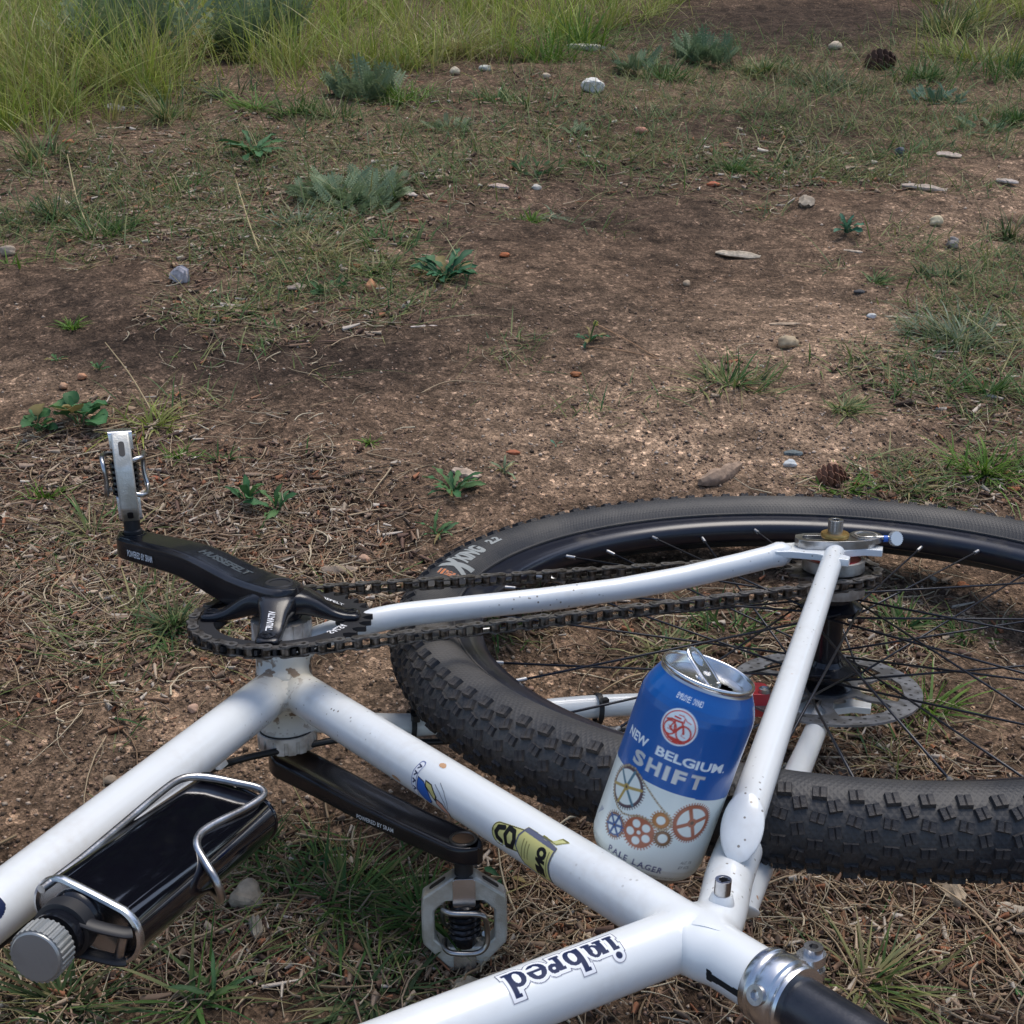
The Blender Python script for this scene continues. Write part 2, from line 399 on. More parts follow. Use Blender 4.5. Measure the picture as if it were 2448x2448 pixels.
bb_seg = (np.array([0, 0, -36.]), np.array([0, 0, 36.]))
R_ST, R_DT, R_TT, R_BB, R_CS, R_SS, R_MO = 15.4, 16.6, 15.4, 20.5, 9.3, 10.6, 13.2
SDF = {'st': lambda p: poly_d(p, [st_path[0], SD * 900], R_ST), 'dt': lambda p: poly_d(p, dt_path, R_DT), 'tt': lambda p: poly_d(p, tt_path, R_TT),
       'bb': lambda p: np.maximum(np.hypot(p[:, 0], p[:, 1]) - R_BB, np.abs(p[:, 2]) - 36), 'csR': lambda p: poly_d(p, csR[::6], R_CS), 'csL': lambda p: poly_d(p, csL[::6], R_CS),
       'mo': lambda p: poly_d(p, mono[::4], R_MO), 'ssR': lambda p: poly_d(p, [ssR[0], ssR[-1]], R_SS), 'ssL': lambda p: poly_d(p, [ssL[0], ssL[-1]], R_SS),
       'ht': lambda p: seg_d(p, HT + np.array([0, -60, 0]), HT + np.array([0, 60, 0]), 18)}
def weld(V, keys, k, own):
    """Pull a tube's skin outward so that it meets its neighbours in a fillet."""
    V = V.copy(); N_ = V - own(V); ln = np.linalg.norm(N_, axis=1); N_ = N_ / np.maximum(ln, 1e-6)[:, None]; V0 = V.copy()
    key0, rest = keys[0], keys[1:]
    for it in range(14):
        a = SDF[key0](V); f = a
        for q in rest:
            b = SDF[q](V); h = np.maximum(k - np.abs(f - b), 0) / k; f = np.minimum(f, b) - h * h * k / 4
        V = V - N_ * np.clip(f, -2, 2)[:, None] * .9
    mv = np.einsum('ij,ij->i', V - V0, N_); mv = np.clip(mv, 0, k * .8); return V0 + N_ * mv[:, None]
def axis_fn(path):
    P = np.asarray(path, float)
    def f(V):
        best = None; out = None
        for i in range(len(P) - 1):
            a, b = P[i], P[i + 1]; ab = b - a; t = np.clip(((V - a) @ ab) / (ab @ ab), 0, 1); q = a + t[:, None] * ab; d = np.linalg.norm(V - q, axis=1)
            if best is None: best, out = d, q
            else: mk = d < best; best = np.where(mk, d, best); out[mk] = q[mk]
        return out
    return f
def tube(name, path, r, keys, k=7, step=2.5, seg=40, label=None, caps=False):
    P = np.asarray(path, float); L = np.r_[0, np.cumsum(np.linalg.norm(np.diff(P, axis=0), axis=1))]
    n = int(L[-1] / step) + 2; t = np.linspace(0, L[-1], n); Q = np.stack([np.interp(t, L, P[:, i]) for i in range(3)], 1)
    rr = r if np.ndim(r) == 0 else np.interp(t, L, r)
    V, F = sweep(Q, rr, seg, caps=caps)
    if keys: V = weld(V, keys, k, axis_fn(P))
    o = new_mesh(name, V * .001, F, M['paint'], bike, True, 50)
    if label: o['label'] = label
    return o
bbs = lathe([(18, -36), (R_BB - .4, -36), (R_BB, -35.5)] + [(R_BB, z) for z in np.arange(-33, 34, 2.2)] + [(R_BB, 35.5), (R_BB - .4, 36), (18, 36)], (0, 0, 0), (0, 0, 1), 64, False, False)
Vb = weld(bbs[0], ['bb', 'st', 'dt', 'csR', 'csL'], 7, lambda V: V * [0, 0, 1])
new_mesh('bottom_bracket_shell', Vb * .001, bbs[1], M['paint'], bike, True, 50)
seat_tube = tube('seat_tube', st_path, R_ST, ['st', 'bb', 'dt', 'tt', 'mo'], 4)
down_tube = tube('down_tube', dt_path, R_DT, ['dt', 'bb', 'st', 'ht'], 5)
top_tube = tube('top_tube', tt_path, R_TT, ['tt', 'st', 'ht'], 4)
tube('chain_stay', csR, R_CS, ['csR', 'bb'], 8)
tube('chain_stay', csL, R_CS, ['csL', 'bb'], 8)
tube('seat_stay_bridge', mono, [R_MO, R_MO, R_MO, R_MO, R_MO] if False else R_MO, ['mo', 'st', 'ssR', 'ssL'], 6, caps=True)
for sp, key in ((ssR, 'ssR'), (ssL, 'ssL')):
    d = unit(sp[0] - sp[-1]); sz_ = np.sign(sp[0][2]); nrm = unit(d * .62 + np.array([0, 0, sz_]) * .78)
    V, F = sweep(sp, np.linspace(R_SS, 8.4, len(sp)), 40, caps=False)
    q = np.einsum('ij,j->i', V - sp[0], d); w = np.clip(1 + q / 30, 0, 1); off = -((V - sp[0] + d * -q[:, None] * 0) @ nrm) / (d @ nrm)
    ring0 = V[:40]; sh = -((ring0 - sp[0]) @ nrm) / (d @ nrm); V = V + d * (np.tile(sh, len(sp))[:, None] * w[:, None])
    V = weld(V, [key, 'mo'], 3, axis_fn(sp)) if False else V
    o = new_mesh('seat_stay', V * .001, F, M['paint'], bike, True, 50)
    E = V[:40]; c = E.mean(0); W_ = []; 
    for s_, h in ((1.0, -.6), (1.10, -.1), (1.12, .8), (1.05, 1.8), (.8, 2.9), (.5, 3.6), (.2, 3.9), (.01, 4.0)): W_.append(c + (E - c) * s_ + nrm * h)
    Fc = [(i * 40 + k_, i * 40 + (k_ + 1) % 40, (i + 1) * 40 + (k_ + 1) % 40, (i + 1) * 40 + k_) for i in range(7) for k_ in range(40)]
    new_mesh('stay_cap', np.concatenate(W_) * .001, [f[::-1] for f in Fc], M['paint'], o, True, 60)
# bosses and bolt on the bridge tube
bs = G(); bs.add(*lathe([(7.5, 6), (6.6, 12), (5.6, 15.2), (4.8, 16), (.1, 16)], (133, -404, 0), (.05, 0, 1), 32, False, False)); bs.build('rack_boss', M['paint'], bike)
b = G(); hexh = circ(2.6, 6); V, F = plate(circ(4.3, 32), [hexh], 0, 8.2, ((133.8, -404, 16), (1, 0, 0), (0, 1, 0), unit((.05, 0, 1)))); b.add(V, F); bolt = b.build('frame_bolt', M['steel'], bike, bevel=.5)
b = G(); b.add(*lathe([(3.2, 0), (.1, 0)], (133.8, -404, 19), (.05, 0, 1), 16, False, False)); b.build('hex_socket', M['black_matte'], bolt)
# head tube, fork and front wheel lie beyond the picture's left edge
b = G(); b.add(*lathe([(15, -62), (18, -62), (19, -58), (17.6, -52), (17.6, 52), (19, 58), (18, 62), (15, 62)], HT, unit((.29, -.956, 0)), 40)); b.build('head_tube', M['paint'], bike)
b = G()
for s in (-1, 1): b.add(*sweep(smooth_path([HT + [-20, 66, 0], HT + [-24, 76, s * 40], HT + [-40, 130, s * 58], HT + [-178, 492, s * 55]], 6), 12, 16))
b.add(*lathe([(14, 60), (14, 75)], HT, unit((-.29, .956, 0)), 24)); b.build('fork', M['black_gloss'], bike)
FA = HT + np.array([-180, 500, 0])

# dropouts: plates carrying the axle
for s in (1, -1):
    z0 = s * 67.0
    out = np.array([(396, -50), (412, -42), (432, -47), (452, -53), (474, -66), (486, -84), (478, -93), (466, -84), (452, -82), (440, -84), (443, -97), (436, -104), (428, -95), (424, -80), (408, -66), (396, -61)])
    slot = rrect(34, 10.5, 5.2, 6) @ np.array([[math.cos(-.25), math.sin(-.25)], [-math.sin(-.25), math.cos(-.25)]]) + np.array([452, -66.5])
    V, F = plate(out if True else out, [slot], min(z0, z0 + s * 6), max(z0, z0 + s * 6), ((0, 0, 0), (1, 0, 0), (0, 1, 0), (0, 0, 1)))
    g = G(); g.add(V, F); g.build('dropout', M['paint'], bike, bevel=1.0)
# stay ends flared onto the dropout
for cs, s in ((csR, 1), (csL, -1)):
    e = cs[-1]; d = unit(cs[-1] - cs[-3])
    V, F = lathe([(R_CS, -14), (R_CS + .6, -8), (R_CS + 1.2, -3), (R_CS, 2), (R_CS - 3, 6), (R_CS - 6, 9), (1, 10)], e, d, 32, False, True)
    new_mesh('stay_tip', V * .001, F, M['paint'], bike, True, 60)
for sp in (ssR, ssL):
    e = sp[-1]; d = unit(sp[-1] - sp[0]); V, F = lathe([(8.35, -4), (8.4, 0), (7.8, 3), (6, 5.5), (3, 7.5), (.5, 8)], e, d, 32, False, True)
    new_mesh('stay_tip', V * .001, F, M['paint'], bike, True, 60)

# seat clamp, post
col = []; CO = 16.5
for a, r in ((455, 15.6), (455.5, 17.2), (457, 18.0), (459.5, 18.2), (460.5, 17.3), (462, 17.1), (463.5, 17.4), (464.5, 18.6), (468, 19.2), (471.5, 18.6), (472.5, 17.4), (474, 17.1), (475.5, 17.3), (476.5, 18.1), (478, 17.6), (478.6, 13.5)): col.append((r, a + CO))
g = G(); g.add(*lathe(col, (0, 0, 0), SD, 72, False, False)); 
PN = np.cross(SD, [0, 0, 1]); PN = PN if PN[0] > 0 else -PN
for sg in (1, -1):
    q = SD * (467.5 + CO) + PN * 21 + np.array([0, 0, sg * 4.2 + 6])
    V, F = plate(rrect(15, 12, 5.6), [], -2.4, 2.4, (q, PN, SD, (0, 0, 1))); g.add(V, F)
clamp = g.build('seat_clamp', M['polished'], bike, angle=35)
g = G(); V, F = plate(circ(4.6, 32), [circ(2.4, 6)], 0, 3.4, (SD * (467.5 + CO) + PN * 22.5 + np.array([0, 0, 12.6]), PN, SD, (0, 0, 1))); g.add(V * 1.0, F)
g.add(*lathe([(3.2, 0), (3.2, -14)], SD * (467.5 + CO) + PN * 22.5 + np.array([0, 0, 12.6]), (0, 0, 1), 20)); g.build('clamp_bolt', M['steel'], clamp)
g = G(); dv = unit(np.array([-.45, -.75, .25])); dv = unit(dv - SD * (dv @ SD)); V, F = plate(circ(4.8, 32), [circ(2.5, 6)], 15, 20.6, (SD * (467.5 + CO), SD, np.cross(dv, SD), dv)); g.add(V, F); g.build('clamp_bolt', M['steel'], clamp, bevel=.5)
g = G(); g.add(*lathe([(13.6, 460), (13.6, 700)], (0, 0, 0), SD, 48)); g.build('seat_post', mat('seatpost_black', (.014, .017, .025), .32, .2, .2, bump=.1, bscale=700, col2=(.035, .036, .045), n2scale=60), bike)
g = G(); sp_ = SD * 700; 
prof_ = [(-150, 12), (-100, 16), (0, 26), (60, 52), (110, 68), (130, 60)]
g.add(*sweep([sp_ + np.array([x, -18 - abs(x) * .03, 0]) for x, w in prof_], np.array([[w * .32, w] for x, w in prof_]), 20, up=(0, 1, 0))); g.build('saddle', M['black_matte'], bike)
# keyhole slot of the seat tube, its shaded inside painted on as a dark decal
def on_tube(A, d, r, up=(0, 0, 1), flip=1):
    A = np.asarray(A, float); d = unit(d); up = np.asarray(up, float); up = unit(up - d * (up @ d)); si = np.cross(d, up)
    return lambda s_, arc, dr=0.0: A + np.outer(s_, d) + (r + dr) * (np.outer(np.cos(arc / r), up) + np.outer(np.sin(arc / r), si))
fST = on_tube((0, 0, 0), SD, R_ST + .15)
cv = Canvas(446, 473, 14, 36, .4, (.01, .01, .01)); cv.line([(452, 25.6), (473, 25.2)], 3.4, (.008, .008, .008)); cv.disc(451.5, 25.6, 3.2, (.008, .008, .008)); cv.build('tube_slot_shade', lambda X, Y: fST(X, Y), mat('slot_shade', (.01, .01, .01), .9, attr=True), seat_tube)

# ------------------------------------------------------------------ cranks, chainring, chain
def crank(sgn):
    n = 64; t = np.linspace(-18, 190, n); P = []; R_ = []
    for a in t:
        if sgn > 0: zt = np.interp(a, [-18, 0, 22, 40, 72, 84, 96, 110, 175, 190], [79, 79.5, 79.8, 81.2, 86.5, 88.2, 89.2, 89.6, 87.4, 87.0]); th = np.interp(a, [-18, 0, 30, 60, 95, 175], [24, 24, 24, 23, 20.5, 18])
        else: zt = -np.interp(a, [-14, 0, 30, 80, 130, 175, 190], [56, 57, 60, 66, 70, 72, 72]); th = np.interp(a, [-14, 0, 60, 175], [16, 17, 15, 14])
        w = np.interp(a, [-18, -16, -12, -6, 0, 20, 60, 95, 165, 175, 181, 186, 190], [2, 8, 13.6, 17, 18, 18.2, 18, 17.2, 16, 15.2, 12.6, 9, 3] if sgn > 0 else [1, 5, 10, 13.8, 16, 16, 15.5, 15, 14.2, 13.8, 11.5, 8, 3]) if True else np.interp(a, [-14, 0, 20, 60, 95, 150, 165, 175, 183, 190], [10, 18.5, 19, 17.5, 16.5, 15.5, 15.5, 15, 11.5, 5] if sgn > 0 else [8, 16, 16, 15.5, 15, 14, 14.2, 13.8, 10.5, 4.5])
        c = CD * a * sgn + np.array([0, 0, zt - th / 2 if sgn > 0 else zt - th / 2]); P.append(c); R_.append((th / 2, w))
    a = np.linspace(0, 2 * PI, 36, endpoint=False); c_, s_ = np.cos(a), np.sin(a)
    pr = np.stack([np.sign(c_) * np.abs(c_) ** .34, np.sign(s_) * np.abs(s_) ** .4], 1)
    if sgn > 0:
        cor = [(1, -.72), (1, .72), (.74, .98), (-.8, 1.0), (-1, .86), (-1, -.86), (-.8, -1.0), (.74, -.98)]; q_ = []
        for i in range(8):
            A_, B_ = np.array(cor[i]), np.array(cor[(i + 1) % 8]); q_ += [A_ * .94 + B_ * .06, A_ * .5 + B_ * .5, A_ * .06 + B_ * .94]
        pr = np.array(q_)
    if sgn < 0:                                       # the inner face of the left arm is dished
        pr[:, 0] = np.where((pr[:, 0] > .5) & (np.abs(pr[:, 1]) < .72), pr[:, 0] - .35 * (1 - (pr[:, 1] / .72) ** 2), pr[:, 0])
    V, F = sweep(P, np.array(R_), prof=pr, up=(0, 0, 1)); return V, F
V, F = crank(1); g = G(); g.add(V, F)
crR = g.build('crank_arm', M['black_gloss'], bike, angle=38)
V, F = crank(-1); crL = new_mesh('crank_arm', V * .001, F, M['black_gloss'], bike, True, 38)
g = G(); g.add(*lathe([(7.4, 79), (7.8, 80.4), (10.2, 80.6), (11.2, 79.4)], (0, 0, 0), (0, 0, 1), 40, False, False)); g.add(*lathe([(.1, 79.75), (7.5, 79.75)], (0, 0, 0), (0, 0, 1), 24, False, False)); g.build('crank_bolt', M['black_matte'], crR)
g = G(); V, F = plate(circ(10.5, 40), [circ(8.7, 40)], 86.9, 88.4, (CD * 175, (1, 0, 0), (0, 1, 0), (0, 0, 1))); g.add(V, F); g.build('axle_washer', M['black_gloss'], crR, bevel=.3)
g = G(); V, F = plate(circ(9.8, 40), [circ(7.8, 40)], -72.5, -70.9, (-CD * 175, (1, 0, 0), (0, 1, 0), (0, 0, 1))); g.add(V, F); ey_ = g.build('pedal_eye', M['steel'], crL, bevel=.3)
g = G(); g.add(*lathe([(7.8, 0), (.1, 0)], -CD * 175 + np.array([0, 0, -71.9]), (0, 0, 1), 24, False, False)); g.build('axle_end', mat('rusty_axle', (.16, .10, .06), .6, .6, bump=.4, bscale=900), ey_)
# spider: four arms flowing down from the crank boss to the chainring bolts
g = G(); SPA = [math.radians(a) for a in (157, 247, 337, 67)]
for a in SPA:
    d = np.array([math.cos(a), math.sin(a), 0]); P = [d * 4 + [0, 0, 66], d * 16 + [0, 0, 66], d * 27 + [0, 0, 62], d * 38 + [0, 0, 57], d * 47 + [0, 0, 54.5], d * 56 + [0, 0, 54], d * 59 + [0, 0, 53.8]]
    W_ = [(9, 16), (9, 14), (7, 10.5), (4.6, 9), (3.8, 8.6), (3.4, 8.6), (2.2, 6)]
    pr = np.stack([np.sign(np.cos(t_)) * abs(np.cos(t_)) ** .5 for t_ in [0]] or [0]) if False else None
    t_ = np.linspace(0, 2 * PI, 20, endpoint=False); pr = np.stack([np.sign(np.cos(t_)) * np.abs(np.cos(t_)) ** .55, np.sign(np.sin(t_)) * np.abs(np.sin(t_)) ** .55], 1)
    g.add(*sweep(smooth_path(P, 3), np.stack([np.interp(np.linspace(0, 6, 19), range(7), [w[i] for w in W_]) for i in (0, 1)], 1), prof=pr, up=(0, 0, 1)))
for a in SPA: g.add(*lathe([(7, 45), (7.8, 46), (8.2, 54), (7.6, 56.6)], np.array([math.cos(a), math.sin(a), 0]) * 51, (0, 0, 1), 20))
g.add(*lathe([(15, 53), (16.5, 60), (16.5, 70)], (0, 0, 0), (0, 0, 1), 32)); g.build('crank_spider', M['black_gloss'], crR, angle=45)
NT = 32; PR = 12.7 / 2 / math.sin(PI / NT); NC = 18; PC = 12.7 / 2 / math.sin(PI / NC); ZC = 50.5
V, F = plate(gearloop(PR - 4.4, PR + 3.4, NT), [circ(49.5, 64)], ZC - 1.9, ZC + 1.9, ((0, 0, 0), (1, 0, 0), (0, 1, 0), (0, 0, 1)))
g = G(); g.add(V, F)
for a in SPA:
    c = np.array([math.cos(a), math.sin(a), 0]) * 50; V, F = plate(circ(9.5, 24), [], ZC - 2.3, ZC + 1.6, (c, (1, 0, 0), (0, 1, 0), (0, 0, 1))); g.add(V, F)
ring = g.build('chainring', M['black_matte'], bike, angle=30)
for a in SPA:
    c = np.array([math.cos(a), math.sin(a), 0]) * 52; V, F = plate(circ(5.4, 24), [circ(3, 6)], 56, 58.4, (c, (1, 0, 0), (0, 1, 0), (0, 0, 1))); g = G(); g.add(V, F); g.add(*lathe([(5, ZC - 5), (5, 57)], c, (0, 0, 1), 20)); g.build('chainring_bolt', M['black_gloss'], ring, bevel=.3)
# bearing cups
for s in (1, -1):
    g = G(); lp = []
    for i in range(16):
        for f, r in ((0, 22.6), (.12, 22.6), (.18, 21.2), (.42, 21.2), (.48, 22.6), (.75, 22.6)): a = 2 * PI * (i + f) / 16; lp.append((r * math.cos(a), r * math.sin(a)))
    V, F = plate(lp, [], min(s * 39, s * (52 if s > 0 else 50)), max(s * 39, s * (52 if s > 0 else 50)), ((0, 0, 0), (1, 0, 0), (0, 1, 0), (0, 0, 1))); g.add(V, F)
    g.add(*lathe([(22.9, s * 36.8), (22.9, s * 39.4)], (0, 0, 0), (0, 0, 1), 48)); g.build('bearing_cup', M['cup'], bike, angle=30)
    g = G(); g.add(*lathe([(21.2, s * 36), (21.2, s * 36.9)], (0, 0, 0), (0, 0, 1), 48)); g.build('cup_seal', M['black_matte'], bike)
# rear sprocket, spacers, lockring
g = G(); V, F = plate(gearloop(PC - 4.2, PC + 3.2, NC), [circ(19, 48)], ZC - 1.2, ZC + 1.2, (AX, (1, 0, 0), (0, 1, 0), (0, 0, 1))); g.add(V, F); cog = g.build('sprocket', M['chain'], bike, angle=30)
g = G(); V, F = plate(circ(25.5, 64), [circ(22.5, 64)], ZC + 3, 63, (AX, (1, 0, 0), (0, 1, 0), (0, 0, 1))); g.add(V, F); V, F = plate(circ(27, 64), [circ(19, 64)], 33, ZC - 1.5, (AX, (1, 0, 0), (0, 1, 0), (0, 0, 1))); g.add(V, F); g.build('sprocket_spacer', M['dull_alloy'], bike, angle=30)
g = G(); V, F = plate(circ(22.4, 64), [circ(10, 48)], 55, 61.6, (AX, (1, 0, 0), (0, 1, 0), (0, 0, 1))); g.add(V, F); g.build('lock_ring', M['red'], bike)
# chain
def chain_path():
    d = AX[:2]; L = np.hypot(*d); th = math.atan2(d[1], d[0]); be = math.asin((PR - PC) / L); pts = []
    segs = []
    for sg in (1, -1): segs.append(((PR * math.cos(th + sg * (PI / 2 - be)), PR * math.sin(th + sg * (PI / 2 - be))), (AX[0] + PC * math.cos(th + sg * (PI / 2 - be)), AX[1] + PC * math.sin(th + sg * (PI / 2 - be)))))
    (a0, b0), (a1, b1) = segs; P = []
    for t in np.linspace(0, 1, 60, endpoint=False): P.append(np.array(a0) * (1 - t) + np.array(b0) * t)
    s0 = th + PI / 2 - be; s1 = th - PI / 2 + be
    for t in np.linspace(0, 1, 60, endpoint=False): a = s0 + (s1 - s0) * t; P.append(AX[:2] + PC * np.array([math.cos(a), math.sin(a)]))
    for t in np.linspace(0, 1, 60, endpoint=False): sag = 3 * math.sin(PI * t); P.append(np.array(b1) * (1 - t) + np.array(a1) * t)
    for t in np.linspace(0, 1, 120, endpoint=False): a = s1 + (s0 - s1 - 2 * PI if s0 > s1 else s0 - s1) * t; P.append(PR * np.array([math.cos(a), math.sin(a)]))
    return np.array(P)
cp = chain_path(); cl = np.vstack([cp, cp[:1]]); Lc = np.r_[0, np.cumsum(np.linalg.norm(np.diff(cl, axis=0), axis=1))]
NL = int(round(Lc[-1] / 12.7 / 2)) * 2; ts = np.linspace(0, Lc[-1], NL, endpoint=False); pins = np.stack([np.interp(ts, Lc, cl[:, i]) for i in range(2)], 1)
g = G()
for q in pins: g.add(*lathe([(3.9, -2.4), (3.9, 2.4)], (q[0], q[1], ZC), (0, 0, 1), 10))
for q in pins: g.add(*lathe([(1.9, -4.6), (1.9, 4.6)], (q[0], q[1], ZC), (0, 0, 1), 8))
chain = g.build('chain', M['roller'], bike)
def link_loop(pitch=12.7, r=4.3, w=2.9):
    o = []
    for a in np.linspace(PI * .30, PI * 1.70, 9): o.append((r * math.cos(a) - pitch / 2 if False else r * math.cos(a) - pitch / 2, r * math.sin(a)))
    o.append((0, -w))
    for a in np.linspace(-PI * .70, PI * .70, 9): o.append((r * math.cos(a) + pitch / 2, r * math.sin(a)))
    o.append((0, w)); return o
lk = {}
for kind, zz in (('outer', 3.4), ('inner', 2.3)):
    V1, F1 = plate(link_loop(r=4.3), [], zz, zz + 1.05); V2, F2 = plate(link_loop(r=4.3), [], -zz - 1.05, -zz); gg = G(); gg.add(V1, F1).add(V2, F2)
    me_o = new_mesh('link', np.concatenate(gg.V) * .001, gg.F, M['chain'], None, True, 30); lk[kind] = me_o.data; bpy.data.objects.remove(me_o)
for i in range(NL):
    a, b_ = pins[i], pins[(i + 1) % NL]; o = bpy.data.objects.new('link', lk['outer' if i % 2 else 'inner']); COL.objects.link(o); o.parent = chain
    c = (a + b_) / 2; o.location = (c[0] * .001, c[1] * .001, ZC * .001); o.rotation_euler = (0, 0, math.atan2(b_[1] - a[1], b_[0] - a[0]))

# ------------------------------------------------------------------ pedals
def pedal(org, axis, side, nrm, name_label=None, scale=1.0):
    """Platform pedal: axle along axis from org, side = in-plane width direction, nrm = face normal."""
    org = np.array(org, float); axis = unit(axis); T = lambda o=0: (org, np.asarray(side, float), axis, np.asarray(nrm, float))
    out = np.array([(-8, 12), (8, 12), (29, 27), (30, 34), (30, 58), (29, 64), (9, 86), (-9, 86), (-29, 64), (-30, 58), (-30, 34), (-29, 27)])
    hole = np.array([(-17, 34), (-12, 30), (12, 30), (17, 34), (21, 38), (21, 60), (14, 67), (-14, 67), (-21, 60), (-21, 38)])
    V, F = plate(out, [hole], -7, 7, T()); g = G(); g.add(V, F); body = g.build('pedal', M['pedal'], bike, bevel=1.4)
    for hh_, yy_ in ((22, 23), (16, 79)):
      g = G(); V, F = plate(rrect(16, hh_, 2.5), [], -9.2, 9.2, (org + axis * yy_, side, axis, nrm)); g.add(V, F)
      g.build('pedal_block', M['polished'] if side[2] == 0 and nrm is not None else M['pedal'], body, bevel=1.2)
    g = G(); g.add(*lathe([(7.5, -2), (7.5, 2), (6.6, 3), (6.6, 12)], org, axis, 24)); g.build('pedal_axle', M['black_matte'], body)
    g = G(); hx = []
    for i in range(60): t_ = i / 59; a = t_ * 2 * PI * 6; hx.append(org + axis * (34 + t_ * 28) + np.asarray(side) * 10.4 * math.cos(a) + np.asarray(nrm) * 10.4 * math.sin(a))
    g.add(*sweep(np.array(hx), 1.8, 6)); g.add(*lathe([(8.4, 30), (8.4, 68)], org, axis, 20)); g.build('pedal_spring', M['black_gloss'], body)
    for s1 in (1, -1):
        loop = [(s1 * 4 * 0 - 15, 37, 3), (-15, 37, 11 * 1.0), (-14, 38, 19), (-12, 46, 21), (-13, 62, 19), (-14, 64, 11), (-12, 64, 3)]
        for s2 in (1,):
            P = [org + np.asarray(side) * (x * s1) + axis * y + np.asarray(nrm) * z * s1 for x, y, z in loop]
            P2 = [org + np.asarray(side) * (x * s1) + axis * y + np.asarray(nrm) * z * s1 for x, y, z in [(-14, 37, 3), (-14.5, 35, 10), (-8, 34.5, 15.5), (8, 35, 16.2), (14, 38, 16), (15.5, 49, 14.8), (15, 60, 15.5), (8, 65.5, 16.2), (-8, 65.5, 15.5), (-14, 65, 10), (-14, 63, 3)]]
            g = G(); g.add(*sweep(smooth_path(P2, 6), 2.0, 10)); g.build('pedal_wing', M['steel'], body, angle=60)
    g = G(); sv, nv3 = np.asarray(side, float), np.asarray(nrm, float)
    for s3 in (1, -1):
        for (x, y, dx, dy, nx3, ny3) in ((18.5, 19.5, .813, .582, .582, -.813), (19, 75, -.673, .740, .740, .673)):
            V, F = plate(rrect(14, 4.6, 2.2), [], 0, .25, (org + sv * x * s3 + axis * y, sv * dx * s3 + axis * dy, nv3, sv * nx3 * s3 + axis * ny3)); g.add(V, F)
    g.build('weight_slot_shade', M['black_matte'], body)  # raised dark plates, painting in the shade of the pedal's recesses
    return body
camdirL = CAMC - (-CD * 175 + np.array([0, 0, -130])); camdirL[2] = 0; nL = unit(camdirL); sL = np.cross(nL, [0, 0, -1.]); pedal(-CD * 175 + np.array([0, 0, -86]), (0, 0, -1), sL if sL[0] > 0 else -sL, nL)
camdirR = CAMC - (CD * 175 + np.array([0, 0, 130])); camdirR[2] = 0; sR = unit(camdirR); nR = np.cross(sR, [0, 0, 1.]); pedal(CD * 175 + np.array([0, 0, 89]), unit((-.05, -.05, 1)), sR, nR)

